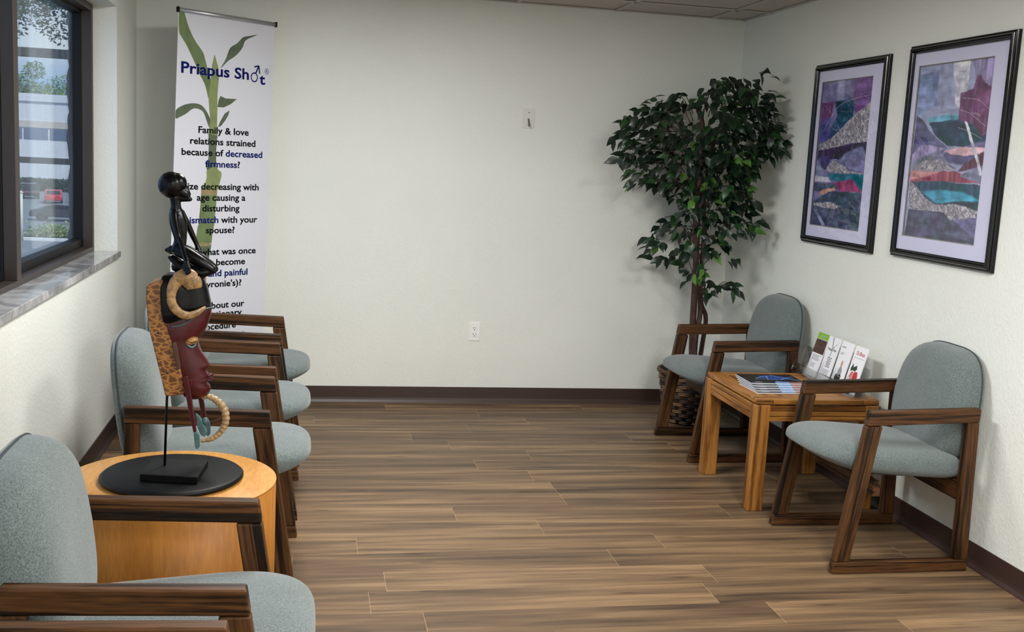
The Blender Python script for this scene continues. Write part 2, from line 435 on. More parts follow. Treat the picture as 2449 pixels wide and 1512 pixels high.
wl.box((WX0, WIN_Y1, WIN_Z0-.032), (0, .7, WIN_Z1)).box((WX0, ROOM_Y-.2, WIN_Z0-.032), (0, WIN_Y0, WIN_Z1))
struct(wl.build('wall_left', m_wall))
# ceiling grid: wall angle and tee bars, tiles lying 12 mm above
g = MB(); z0, z1 = ROOM_H-.002, ROOM_H+.004
def bar_x(y, w=.024, x0=.0, x1=ROOM_W): g.box((x0, y-w/2, z0), (x1, y+w/2, z1))
def bar_y(x, w=.024): g.box((x-w/2, ROOM_Y, z0), (x+w/2, 0, z1))
xs = [3.361-.6096*k for k in range(6)]
for x in xs: bar_y(x)
ys = [-.392-1.2192*k for k in range(7)]
for y in ys: bar_x(y)
struct(g.build('trim_1', m_tbar))
g = MB(); 
g.box((0, -.020, ROOM_H-.001), (ROOM_W, -.006, ROOM_H+.004)); g.box((ROOM_W-.020, ROOM_Y, ROOM_H-.001), (ROOM_W-.006, 0, ROOM_H+.004))
g.box((.006, ROOM_Y, ROOM_H-.001), (.020, 0, ROOM_H+.004))
struct(g.build('trim_2', m_tbar))
# vinyl cove base
def cove(name, a, b, n):
    a, b, n = Vector(a), Vector(b), Vector(n)
    pr = [(0, 0), (.016, 0), (.015, .005), (.006, .018), (.004, .03), (.004, .098), (.0025, .1), (0, .1)]
    mb = MB(); k = len(pr)
    vs = [e + n*d + Vector((0, 0, h)) for e in (a, b) for d, h in pr]
    mb.add(vs, [(i, (i+1) % k, k+(i+1) % k, k+i) for i in range(k)] + [tuple(range(k)), tuple(range(k, 2*k))[::-1]])
    return struct(mb.build(name, m_base))
cove('baseboard_back', (0, 0, 0), (ROOM_W, 0, 0), (0, -1, 0))
cove('baseboard_right', (ROOM_W, 0, 0), (ROOM_W, ROOM_Y, 0), (-1, 0, 0))
cove('baseboard_left', (0, 0, 0), (0, ROOM_Y, 0), (1, 0, 0))

# window in the left wall
win = struct(empty('window_1', (-.12, (WIN_Y0+WIN_Y1)/2, WIN_Z0)))
def wpart(mb, name, mat, bevel=.002):
    o = mb.build(name, mat, None, bevel); o.parent = win; o.matrix_parent_inverse = Matrix.Translation(-win.location); return o
fr = MB(); FX0, FX1 = -.161, -.113
mull = [-2.075, -3.60]
fr.box((FX0, WIN_Y1-.034, WIN_Z0), (FX1, WIN_Y1, WIN_Z1)); fr.box((FX0, WIN_Y0, WIN_Z0), (FX1, WIN_Y0+.034, WIN_Z1))
fr.box((FX0, WIN_Y0+.034, WIN_Z0), (FX1, WIN_Y1-.034, WIN_Z0+.022)); fr.box((FX0, WIN_Y0+.034, WIN_Z1-.034), (FX1, WIN_Y1-.034, WIN_Z1))
for y in mull: fr.box((FX0, y-.03, WIN_Z0+.022), (FX1, y+.03, WIN_Z1-.034))
wpart(fr, 'window_frame', m_bronze)
SX0, SX1 = -.212, -.161
edges = [WIN_Y1-.0] + mull + [WIN_Y0]
for i in range(3):
    ya, yb = edges[i+1]+(.03 if i < 2 else .0), edges[i]-(.0 if i == 0 else .03)
    sa, sb = ya-.028, yb+(.0 if i == 0 else .028)
    s = MB(); t = .034
    s.box((SX0, sb-t, WIN_Z0+.004), (SX1, sb, WIN_Z1)); s.box((SX0, sa, WIN_Z0+.004), (SX1, sa+t, WIN_Z1))
    s.box((SX0, sa+t, WIN_Z0+.004), (SX1, sb-t, WIN_Z0+.062)); s.box((SX0, sa+t, WIN_Z1-.05), (SX1, sb-t, WIN_Z1))
    so_ = wpart(s, 'sash', m_sash)
    p = MB().box((-.207, sa+t-.005, WIN_Z0+.055), (-.203, sb-t+.005, WIN_Z1-.045)).build('pane', m_glass)
    p.parent = so_
sill = MB().box((-.121, WIN_Y0, WIN_Z0-.03), (.012, WIN_Y1, WIN_Z0)).box((.0, WIN_Y0-.03, WIN_Z0-.03), (.012, WIN_Y1+.022, WIN_Z0))
wpart(MB().box((-.114, WIN_Y0+.001, WIN_Z0-.03), (.014, WIN_Y1-.001, WIN_Z0)).box((.0005, WIN_Y1-.001, WIN_Z0-.03), (.014, WIN_Y1+.02, WIN_Z0)), 'window_sill', m_marble, .002)

# ceiling lamps
for i, (lx, ly, pw) in enumerate(LAMPS):
    t = tag(empty('ceiling_light', (lx, ly, ROOM_H)), ['recessed ceiling troffer over the oak end table', 'recessed ceiling troffer over the middle of the room', 'recessed ceiling troffer at the front of the room'][i], 'ceiling light', 'recessed fluorescent troffers')
    w, l = .30, .61
    f = MB()
    for a, b in (((-w, -l), (w, -l+.03)), ((-w, l-.03), (w, l)), ((-w, -l+.03), (-w+.03, l-.03)), ((w-.03, -l+.03), (w, l-.03))):
        f.box((a[0], a[1], -.008), (b[0], b[1], .004))
    f.build('frame', m_tbar, t)
    MB().box((-w+.03, -l+.03, .0), (w-.03, l-.03, .006)).build('diffuser', emit('lamp_diffuser', (255, 252, 244), 2.0), t)
    ld = bpy.data.lights.new('tube_light', 'AREA'); ld.shape = 'RECTANGLE'; ld.size = .5; ld.size_y = 1.1; ld.energy = pw; ld.color = LAMP_COL; ld.spread = LAMP_SPREAD
    lo = bpy.data.objects.new('tube_light', ld); COL.objects.link(lo); lo.parent = t; lo.location = (0, 0, -.012)

# ------------------------------------------------------------------ armchairs
def bar(poly, v, th, name, parent, mat=None):
    """a wooden member: side-view polygon (u, w), centred at v across, its own X axis along the grain"""
    mat = mat or m_wood
    c = Vector((sum(p[0] for p in poly)/len(poly), sum(p[1] for p in poly)/len(poly)))
    best = max(((Vector(poly[i])-Vector(poly[i-1])) for i in range(len(poly))), key=lambda d: d.length)
    a = math.atan2(best.y, best.x); ex = Vector((math.cos(a), math.sin(a))); ez = Vector((-math.sin(a), math.cos(a)))
    loc = [((Vector(p)-c).dot(ex), (Vector(p)-c).dot(ez)) for p in poly]
    mb = MB().prism([(x, -th/2, z) for x, z in loc], (0, th, 0))
    return mb.build(name, mat, parent, .005, 3, loc=(c.x, v, c.y), rot=(0, -a, 0))

def pad(outline, place, top, bot, k=9, e_r=.42, e_h=.9, flat_bot=False):
    """a stuffed pad: outline = closed list of 2D points about the origin; place(x, y, h) puts it in space"""
    mb = MB(); n = len(outline); rings = []
    for j in range(-k, k+1):
        th = PI/2*j/k*.985
        r = abs(math.cos(th))**e_r; h = math.copysign(abs(math.sin(th))**e_h, th)
        if flat_bot and h < 0: r = abs(math.cos(th))**.10
        rings.append((r, h*(top if h > 0 else bot)))
    vs = [place(x*r, y*r, h) for r, h in rings for x, y in outline]
    fs = [(q*n+i, q*n+(i+1) % n, (q+1)*n+(i+1) % n, (q+1)*n+i) for q in range(len(rings)-1) for i in range(n)]
    fs += [tuple(range(n))[::-1], tuple((len(rings)-1)*n+i for i in range(n))]
    return mb.add(vs, fs, 0, True)

def sup(a, n): return math.copysign(abs(a)**(2/n), a)

def make_chair():
    root = empty('armchair')
    TH, VO = .036, .2705
    for s in (-1, 1):
        v = s*VO
        bar([(.016,.652),(.476,.638),(.485,.582),(.017,.598)], v, TH+.002, 'arm', root)
        bar([(.4852,.581),(.422,.581),(.504,.0475),(.567,.0475)], v, TH, 'leg', root)
        bar([(.001,.0475),(.057,.0475),(.065,.597),(.017,.597)], v, TH, 'leg', root)
        bar([(0,0),(.574,0),(.567,.047),(.001,.047)], v, TH, 'floor_rail', root)
    IN = VO-TH/2
    MB().box((-IN, -.016, -.038), (IN, .016, .038)).build('cross_rail', m_wood, root, .003, 2, loc=(.038, 0, .315), rot=(0, 0, PI/2))
    MB().box((-IN, -.016, -.03), (IN, .016, .03)).build('cross_rail', m_wood, root, .003, 2, loc=(.40, 0, .325), rot=(0, 0, PI/2))
    # seat: straight sides, bowed front
    out = []
    UC, HV = .33, .2485
    for i in range(72):
        a = 2*PI*i/72; c, s_ = math.cos(a), math.sin(a)
        if c >= 0: x = .287*sup(c, 3.3)
        else: x = .318*sup(c, 9)
        y = HV*sup(s_, 3.3 if c >= 0 else 9)
        out.append((x, y))
    def seat_at(x, y, h):
        u = UC+x
        crown = .016*max(0, 1-(y/HV)**2)*max(0, h/.054)
        rise = .034*max(0, (u-.40)/.2)**2*max(0, -h/.056) - .012*max(0, (u-.40)/.2)**2*max(0, h/.054)
        return (u, y, .398+(u-.04)*.075+h+crown+rise)
    seat = pad(out, seat_at, .054, .056, e_r=.30, e_h=.8).build('seat', m_fab, root)
    MB().prism([(.07, -.2, .352), (.07, .2, .352), (.46, .2, .372), (.46, -.2, .372)], (0, 0, .02)).build('seat_pan', m_pan, seat)
    # backrest
    out = []
    HC, HH = .626, .226
    for i in range(72):
        a = 2*PI*i/72; c, s_ = math.cos(a), math.sin(a)
        x = sup(c, 3.7); y = sup(s_, 3.4)
        out.append((.2505*x*(1-.11*max(0, y)-.05*max(0, -y)), HH*y))
    def back_at(x, y, h):
        w = HC+y
        return (-.002-(w-.63)*.13 + h, x, w)
    bk = pad(out, back_at, .108, .022, e_r=.34, e_h=.85, flat_bot=True).build('backrest', m_fab, root)
    MB().tube([back_at(x*1.002, y*1.002, .002) for x, y in out], .0032, 6, closed=True).build('welt', m_welt, bk)
    return root

chair = make_chair()
RX = 3.528
CH = [  # x of the rear edge, centre y, turned round, label
    (RX, -2.512, True, 'grey upholstered oak armchair in front of the oak end table, against the right wall'),
    (RX-.034, -1.027, True, 'grey upholstered oak armchair beside the leafy tree, beyond the oak end table'),
    (.371, -2.560, False, 'grey upholstered armchair in the left row directly behind the drum table and mask'),
    (.371, -1.820, False, 'middle one of three grey armchairs beyond the drum table'),
    (.371, -1.055, False, 'farthest grey armchair of the left row, in front of the roll-up banner'),
    (.378, -4.025, False, 'grey armchair in front of the drum table, its back cut by the left photo edge'),
    (.353, -4.735, False, 'nearest armchair, only its dark wooden arm showing at the bottom left corner'),
]
for i, (x, y, turn, lab) in enumerate(CH):
    c = chair if i == 0 else copy_tree(chair)
    c.location = (x, y, 0); c.rotation_euler = (0, 0, PI if turn else 0)
    tag(c, lab, 'armchair', 'grey upholstered waiting-room armchairs')

# ------------------------------------------------------------------ oak end table
TX0, TX1, TY0, TY1, TZ = 2.922, 3.526, -2.070, -1.452, .513
tb = tag(empty('end_table', ((TX0+TX1)/2, (TY0+TY1)/2, 0)), 'square honey oak end table holding magazines and brochures, against the right wall', 'table')
hx, hy = (TX1-TX0)/2, (TY1-TY0)/2
for sx in (-1, 1):
    for sy in (-1, 1):
        x0, x1 = sorted((sx*hx, sx*(hx-.070))); y0, y1 = sorted((sy*hy, sy*(hy-.064)))
        MB().box((x0, y0, 0), (x1, y1, .487)).build('leg', m_oakz, tb, .004, 2)
for k in range(3):
    zt = .483-k*.024
    for sy in (-1, 1):
        y0, y1 = sorted((sy*(hy-.006), sy*(hy-.028)))
        MB().box((-hx+.068, y0, zt-.0215), (hx-.068, y1, zt)).build('apron_board', m_oak, tb, .002, 2)
    for sx in (-1, 1):
        x0, x1 = sorted((sx*(hx-.006), sx*(hx-.028)))
        MB().box((x0, -hy+.062, zt-.0215), (x1, hy-.062, zt)).build('apron_board', m_oaky, tb, .002, 2)
top = MB().box((-hx+.085, -hy+.085, .489), (hx-.085, hy-.085, TZ-.0005)).build('top_panel', m_oaky, tb)
for sy in (-1, 1):
    y0, y1 = sorted((sy*(hy-.007), sy*(hy-.083)))
    MB().box((-hx+.085, y0, .489), (hx-.085, y1, TZ)).build('edge_board', m_oak, tb, .004, 3)
for sx in (-1, 1):
    x0, x1 = sorted((sx*(hx-.007), sx*(hx-.083)))
    MB().box((x0, -hy+.085, .489), (x1, hy-.085, TZ)).build('edge_board', m_oaky, tb, .004, 3)
    for sy in (-1, 1):
        y0, y1 = sorted((sy*(hy-.007), sy*(hy-.084))); a0, a1 = sorted((sx*(hx-.007), sx*(hx-.084)))
        MB().box((a0, y0, .489), (a1, y1, TZ-.0002)).build('corner_block', m_oak, tb, .004, 3)

# magazines: a shingled stack of five
mg_k = plain('cover_black', (16, 17, 22), .25, coat=.3); mg_b = plain('cover_blue', (38, 72, 150), .25, .5, 22, coat=.3); mg_w = plain('cover_white', (226, 228, 234), .3)
mg_c = plain('cover_sky', (120, 168, 220), .25, .3, 25, coat=.3); mg_r = plain('cover_rust', (150, 92, 80), .3, .3, 20)
names = ['lowest magazine of the fanned stack on the oak table, sticking out nearest', 'second lowest magazine of the fanned stack on the oak table', 'middle magazine of the fanned stack on the oak table', 'second magazine from the top of the fanned stack on the oak table', 'topmost magazine with black and blue cover on the oak table stack']
for k in range(5):
    ln, wd, th = .280, .206, .0044
    mz = tag(empty('magazine', (3.118+.006*k, -1.842+.0295*k, TZ+.0004+k*(th+.0004)), -.012*k+.02), names[k], 'magazine', 'magazines fanned on the oak table')
    MB().box((-ln/2+.001, -wd/2+.001, .0005), (ln/2-.001, wd/2-.001, th-.0005)).build('pages', mg_w, mz)
    cv = MB().box((-ln/2, -wd/2, th-.0004), (ln/2, wd/2, th), 0).box((-ln/2, -wd/2, 0), (ln/2, wd/2, .0004), 2)
    rr = random.Random(4); z = th+.0003
    def quad(pts, mi): cv.prism([(x*ln/2, y*wd/2, th-.0001) for x, y in pts], (0, 0, .0003), mi)
    quad([(-.15, -1), (.35, -1), (.42, -.72), (-.02, -.6)], 3); quad([(.35, -1), (.98, -1), (.98, -.7), (.42, -.72)], 4)
    quad([(-.35, .2), (.1, -.3), (.55, -.1), (.95, .1), (.6, .5), (.1, .75), (-.3, .6)], 1)
    for a, b, w_ in (((-.5, .1), (.02, .55), .03), ((.0, .55), (-.2, -.35), .03), ((.2, .8), (.5, .1), .03), ((.5, .1), (.95, -.35), .035), ((.3, -.2), (.95, .55), .025), ((-.6, -.1), (.2, -.2), .02)):
        d = Vector((b[0]-a[0], b[1]-a[1])); n_ = Vector((-d.y, d.x)).normalized()*w_
        cv.prism([(p[0]*ln/2, p[1]*wd/2, th+.0001) for p in ((a[0]+n_.x, a[1]+n_.y), (b[0]+n_.x*.2, b[1]+n_.y*.2), (b[0]-n_.x*.2, b[1]-n_.y*.2), (a[0]-n_.x, a[1]-n_.y))], (0, 0, .0003), 3)
    cv.box((-.8*ln/2, -.82*wd/2, th-.0001), (-.55*ln/2, -.78*wd/2, th+.0002), 2)
    cv.build('cover', [mg_k, mg_b, mg_w, mg_c, mg_r], mz)

# ------------------------------------------------------------------ text helper
def text_mesh(body, size, bold=0.0, sx=1.0, align='CENTER'):
    """letters as a flat triangulated outline: list of 2D verts, faces, and width"""
    cu = bpy.data.curves.new('lettering', 'FONT'); cu.body = body; cu.size = size; cu.align_x = align; cu.offset = bold*size; cu.resolution_u = 3
    o = bpy.data.objects.new('lettering', cu); COL.objects.link(o)
    dg = bpy.context.evaluated_depsgraph_get(); dg.update()
    me = bpy.data.meshes.new_from_object(o.evaluated_get(dg))
    vs = [(v.co.x*sx, v.co.y) for v in me.vertices]; fs = [tuple(p.vertices) for p in me.polygons]
    bpy.data.objects.remove(o); bpy.data.curves.remove(cu); bpy.data.meshes.remove(me)
    return vs, fs

# ------------------------------------------------------------------ brochure holder
bh = tag(empty('brochure_holder', (3.44, -1.715, TZ)), 'clear acrylic brochure holder with pockets on the oak table by the wall', 'brochure holder')
Y0, Y1 = -.315, .33           # along y about the root
def tilt(x, z): return (x+z*.26, z)  # leaning towards the wall
hb = MB()
def slab(x0, z0, x1, z1, ya, yb, th=.003):
    (a, b), (c, d) = tilt(x0, z0), tilt(x1, z1)
    hb.prism([(a, ya, b), (c, ya, d), (c, yb, d), (a, yb, b)], (th, 0, 0))
slab(.012, .004, .012, .13, Y0, Y1)
hb.box((-.045, Y0, 0), (.04, Y1, .003))
hb.build('back_panel', m_acr, bh)
hb = MB(); slab(-.035, .004, -.035, .045, Y0, Y1, .0025); hb.build('front_lip', m_acr, bh)
for y in [Y0, Y0+.13, Y0+.26, Y0+.39, Y0+.52, Y1-.003]:
    hb = MB(); pts = [(-.035, .004), (-.035, .05), (.010, .125), (.012, .004)]
    hb.prism([(*[tilt(*p)[0]], y, p[1]) for p in pts], (0, .003, 0)); hb.build('divider', m_acr, bh)
pw_ = plain('brochure_paper', (236, 236, 240), .35); pg = plain('brochure_green', (124, 178, 42), .4); pb = plain('brochure_photo', (74, 46, 36), .4, .75, 75)
pgy = plain('brochure_grey', (150, 152, 156), .5); prd = plain('brochure_red', (188, 40, 50), .4); pdk = plain('brochure_dark', (24, 26, 26), .5); ppk = plain('brochure_pink', (206, 122, 118), .4, .25, 70)
pgr = plain('brochure_leaf', (40, 66, 50), .5); pfl = plain('brochure_skin', (196, 150, 134), .5)
BM = [pw_, pg, pb, pgy, prd, pdk, ppk, pgr, pfl]
def brochure(yc, lab, prints, lean=0.0, w=.110, h=.221, skew=0):
    e = tag(empty('brochure', (3.436, yc, TZ+.004)), lab, 'brochure', 'brochures in the acrylic holder')
    e.rotation_euler = (skew, .25+lean, 0)
    # local: x = depth (towards the wall), y = across (left in the photo is +y), z = up
    mb = MB().box((-.004, -w/2, 0), (.0, w/2, h))
    def q(pts, mi, d=.0004):
        mb.prism([(-.004-d, (.5-u)*w, v*h) for u, v in pts], (d, 0, 0), mi)
    prints(q, mb, w, h)
    mb.build('printed_card', BM, e)
def put_text(mb, body, size, u, v, w, h, mi, bold=.02):
    vs, fs = text_mesh(body, size, bold)
    mb.add([(-.0047, (.5-u)*w-x, v*h+y) for x, y in vs], fs, mi)
def lines(q, u0, u1, v0, v1, n, mi=3, rag=.2, seed=1):
    r = random.Random(seed)
    for i in range(n):
        v = lerp(v1, v0, (i+.5)/n); t = (v1-v0)/n*.22; e = r.uniform(0, rag)*(u1-u0)
        q([(u0, v-t), (u1-e, v-t), (u1-e, v+t), (u0, v+t)], mi)
def br1(q, mb, w, h):
    q([(0, .86), (1, .86), (1, 1), (0, 1)], 1); q([(0, .53), (1, .53), (1, .85), (0, .85)], 2)
    lines(q, .2, .85, .89, .96, 2, 0, .1)
    lines(q, .1, .9, .36, .5, 5, 3, .3); lines(q, .25, .6, .2, .3, 3, 3, .2)
def br2(q, mb, w, h):
    q([(.30, .99), (.40, .99), (.52, .74), (.46, .74)], 3); q([(.50, .76), (.9, .92), (.7, .84), (.54, .74)], 3); q([(.46, .74), (.54, .74), (.50, .52), (.46, .56)], 3)
    put_text(mb, 'Priapus Shot', .0165, .5, .70, w, h, 5, .005)
    for i in range(7): q([(.32+.03*(i % 3), .53-i*.034), (.72-.04*(i % 2), .53-i*.034), (.72-.04*(i % 2), .542-i*.034), (.32+.03*(i % 3), .542-i*.034)], 5)
    lines(q, .25, .85, .12, .27, 5, 3, .2, 3)
def br3(q, mb, w, h):
    lines(q, .1, .4, .84, .9, 1, 3); lines(q, .1, .45, .7, .76, 2, 3, .3)
    q([(.42, .55), (.5, .6), (.58, .55), (.57, .47), (.5, .43), (.43, .47)], 8)
    q([(.36, .22), (.68, .22), (.66, .38), (.56, .45), (.44, .45), (.34, .36)], 3); q([(.28, .1), (.66, .12), (.72, .25), (.62, .3), (.5, .26), (.3, .28), (.22, .2)], 5)
def br4(q, mb, w, h):
    put_text(mb, 'O-Shot', .026, .52, .81, w, h, 4, .01)
    lines(q, .1, .95, .74, .76, 1, 3, .05)
    q([(.22, .62), (.32, .54), (.55, .60), (.62, .52), (.48, .46), (.3, .48), (.18, .44), (.12, .5)], 7)
    q([(.18, .33), (.3, .26), (.4, .28), (.45, .44), (.3, .46), (.2, .40)], 6); q([(.48, .24), (.62, .18), (.76, .25), (.82, .38), (.72, .47), (.52, .46), (.44, .36)], 4)
    q([(.42, .2), (.5, .2), (.52, .42), (.46, .44)], 6); lines(q, .1, .8, .06, .12, 2, 3)
brochure(-1.545, 'brochure with a green header and brown photo, leftmost in the acrylic holder', br1, .02)
brochure(-1.672, 'white brochure with grey plant and text, second from left in the acrylic holder', br2)
brochure(-1.800, 'white brochure with a small standing figure, third from left in the acrylic holder', br3)
brochure(-1.928, 'white brochure with red title and red fruit, rightmost in the acrylic holder', br4)

# ------------------------------------------------------------------ framed pictures
import numpy as np
def vnoise(x, y, seed):
    xi = np.floor(x).astype(np.int64); yi = np.floor(y).astype(np.int64); fx = x-xi; fy = y-yi
    fx = fx*fx*(3-2*fx); fy = fy*fy*(3-2*fy)
    def h(a, b):
        n = (a*374761393+b*668265263+seed*974634777) & 0xffffffff
        n = ((n ^ (n >> 13))*1274126177) & 0xffffffff
        return ((n ^ (n >> 16)) & 0xffff)/65535.0
    return (h(xi, yi)*(1-fx)+h(xi+1, yi)*fx)*(1-fy)+(h(xi, yi+1)*(1-fx)+h(xi+1, yi+1)*fx)*fy
def fbm(x, y, seed, octv=4):
    o = 0; a = .5; t = 0
    for k in range(octv): o = o+a*vnoise(x*2**k, y*2**k, seed*7+k); t += a; a *= .55
    return o/t
def ink():
    m, nt, b = base('art_ink'); a = N(nt, 'Attribute', attribute_name='ink'); nt.links.new(a.outputs['Color'], b.inputs['Base Color'])
    b.inputs['Roughness'].default_value = .7; b.inputs['Specular IOR Level'].default_value = .15
    return m
m_print = ink()
def picture(y_far, y_near, z0, z1, lab, art_corners, bgc, layers, strokes):
    e = tag(empty('framed_picture', (ROOM_W, (y_far+y_near)/2, (z0+z1)/2)), lab, 'picture', 'black framed abstract landscapes')
    hw, hh = (y_far-y_near)/2, (z1-z0)/2
    # frame: moulding swept round the rectangle (inset, height off the wall)
    prof = [(0, 0), (0, .014), (.003, .018), (.009, .018), (.011, .024), (.016, .029), (.024, .030), (.029, .026), (.031, .020), (.036, .018), (.036, .004), (.036, 0)]
    fb = MB(); k = len(prof)
    vs = []
    for i, (sy, sz) in enumerate(((1, -1), (-1, -1), (-1, 1), (1, 1))):
        for ins, ht in prof: vs.append((-ht, sy*(hw-ins), sz*(hh-ins)))
    fs = [(c*k+i, c*k+i+1, ((c+1) % 4)*k+i+1, ((c+1) % 4)*k+i) for c in range(4) for i in range(k-1)]
    fb.add(vs, fs); fb.build('frame', m_gloss, e, .0012, 2)
    # art rectangle from the photo's corners
    XA = ROOM_W-.0085
    A = [at(*p, x=XA) for p in art_corners]
    ya = (A[0].y+A[3].y)/2; yb = (A[1].y+A[2].y)/2; za = (A[0].z+A[1].z)/2; zb = (A[2].z+A[3].z)/2
    L = e.location
    def R2(y, z, d): return (-d, y-L.y, z-L.z)
    C4 = art_corners
    mt = MB(); i_ = .034
    o_ = [(L.y+hw-i_, L.z+hh-i_), (L.y-hw+i_, L.z+hh-i_), (L.y-hw+i_, L.z-hh+i_), (L.y+hw-i_, L.z-hh+i_)]
    n_ = [(ya, za), (yb, za), (yb, zb), (ya, zb)]
    b_ = [(ya-.004, za-.004), (yb+.004, za-.004), (yb+.004, zb+.004), (ya-.004, zb+.004)]
    vs = [R2(*p, .0105) for p in o_] + [R2(*p, .0105) for p in n_] + [R2(*p, .008) for p in b_]
    mt.add(vs[:8], [(i, (i+1) % 4, 4+(i+1) % 4, 4+i) for i in range(4)], 0)
    mt.add(vs[4:], [(i, (i+1) % 4, 4+(i+1) % 4, 4+i) for i in range(4)], 1)
    mt.build('mat_board', [m_matb, m_matl], e)
    # the printed sheet: a fine grid whose colour is composed from soft, brushed shapes
    U0, U1 = min(c_[0] for c_ in C4), max(c_[0] for c_ in C4)
    ny, nz_ = 190, 340
    Y, Z = np.meshgrid(np.linspace(ya, yb, ny), np.linspace(za, zb, nz_))
    def to_s(p):
        q = at(*PX(p), x=XA); return np.array((q.y, q.z))
    wy = Y + .010*(fbm(Y*22, Z*22, 3)-.5) + .004*(fbm(Y*90, Z*90, 4)-.5); wz = Z + .010*(fbm(Y*22+7, Z*22, 5)-.5) + .004*(fbm(Y*90+3, Z*90, 6)-.5)
    col = np.zeros((nz_, ny, 3)); rel = np.zeros((nz_, ny))
    def tone(rgb, var, sd_):
        a = sd_*1.7
        st = fbm(Y*9+a, Z*46+a, sd_+11)*.5+fbm(Y*30-a, Z*30, sd_+12)*.5
        if sd_ % 3 == 0: st = fbm(Y*60+a, Z*8+a, sd_+13)*.6+fbm(Y*30-a, Z*30, sd_+12)*.4
        t = np.clip((st-.5)*3.2, -1, 1)[..., None]*var
        c = np.array(lin(rgb)[:3]); hue = (fbm(Y*14+a, Z*14-a, sd_+17)-.5)[..., None]*np.array((.10, -.02, .12))*var*2
        return np.clip(c*(1+t*1.3)+np.maximum(t, 0)*np.array((.07, .08, .12))+hue*.5, .004, .9)
    col[:] = tone(bgc, .35, 2)
    ra, rb = (Y+Z)*.7, (Z-Y)*.7
    ra, rb = ra+.02*(fbm(Y*30, Z*30, 31)-.5), rb+.02*(fbm(Y*30, Z*30, 32)-.5)
    crease = np.minimum(np.abs(fbm(ra*26, rb*90, 21, 3)-.5), np.abs(fbm(ra*64+5, rb*34, 22, 3)-.5))
    crease = .35*fbm(ra*40, rb*110, 23)+np.clip(1-crease/.045, 0, 1)**1.4*.75
    crease = np.clip(crease, 0, 1)
    for k, (pts, rgb, amp) in enumerate(layers):
        P = np.array([to_s(p) for p in pts]); n = len(P)
        ins = np.zeros(Y.shape, bool); dist = np.full(Y.shape, 9.0)
        for q in range(n):
            (x1, y1), (x2, y2) = P[q], P[(q+1) % n]
            c_ = ((y1 > wz) != (y2 > wz)) & (wy < (x2-x1)*(wz-y1)/((y2-y1) or 1e-9)+x1); ins ^= c_
            dx, dy = x2-x1, y2-y1; t = np.clip(((wy-x1)*dx+(wz-y1)*dy)/(dx*dx+dy*dy+1e-12), 0, 1)
            dist = np.minimum(dist, np.hypot(wy-x1-t*dx, wz-y1-t*dy))
        sd = np.where(ins, dist, -dist); soft = .0012 if rgb is None else amp*(.5 if k % 3 else 1.6)
        al = np.clip(sd/soft*.5+.5, 0, 1)[..., None]
        if rgb is None:
            lc = np.array(lin((80, 75, 92))[:3])*(1-crease[..., None])+np.array(lin((228, 225, 234))[:3])*crease[..., None]  # foil: bright highlights along the creases painted into its colour
            rel = rel*(1-al[..., 0])+al[..., 0]*(.0004+.0012*crease)
        else: lc = tone(rgb, .58, k+4)
        col = col*(1-al)+lc*al
    for pts, wid in strokes:
        for a_, b_ in zip(smooth_path(pts, 5)[:-1], smooth_path(pts, 5)[1:]):
            (x1, y1), (x2, y2) = to_s(a_), to_s(b_); dx, dy = x2-x1, y2-y1
            t = np.clip(((Y-x1)*dx+(Z-y1)*dy)/(dx*dx+dy*dy+1e-12), 0, 1)
            al = np.clip(1.4-np.hypot(Y-x1-t*dx, Z-y1-t*dy)/(wid*1.1), 0, 1)[..., None]*.7
            col = col*(1-al)+np.array((.72, .72, .78))*al
    vs = [(-.0040-float(rel[b_, a_]), float(Y[b_, a_])-L.y, float(Z[b_, a_])-L.z) for b_ in range(nz_) for a_ in range(ny)]
    fs = [(b_*ny+a_, b_*ny+a_+1, (b_+1)*ny+a_+1, (b_+1)*ny+a_) for b_ in range(nz_-1) for a_ in range(ny-1)]
    ao = MB().add(vs, fs, 0, True).build('art_print', m_print, e)
    ca = ao.data.color_attributes.new('ink', 'FLOAT_COLOR', 'POINT')
    ca.data.foreach_set('color', np.concatenate([col.reshape(-1, 3), np.ones((nz_*ny, 1))], 1).astype(np.float32).ravel())
    MB().box((-.0140, -hw+.033, -hh+.033), (-.0125, hw-.033, hh-.033)).build('glazing', m_pglass, e)
def PX(p): return (1880+p[0]*.42336, 40+p[1]*.42336)
T = lambda c, *a: c
F = None
pal = dict(a=T((104,100,146)), teal=T((28,66,98)), pur=T((112,74,142)), mar=T((104,60,108)), blu=T((74,74,140)), dk=T((66,54,86)), vio=T((112,112,150)),
           pu2=T((80,74,128)), gry=T((128,132,166)), sea=T((24,98,118)), mag=T((148,60,110)), wht=T((190,188,206)), pea=T((214,160,150)), sl=T((62,76,98)), bot=T((70,78,106)), pale=T((150,150,186)))
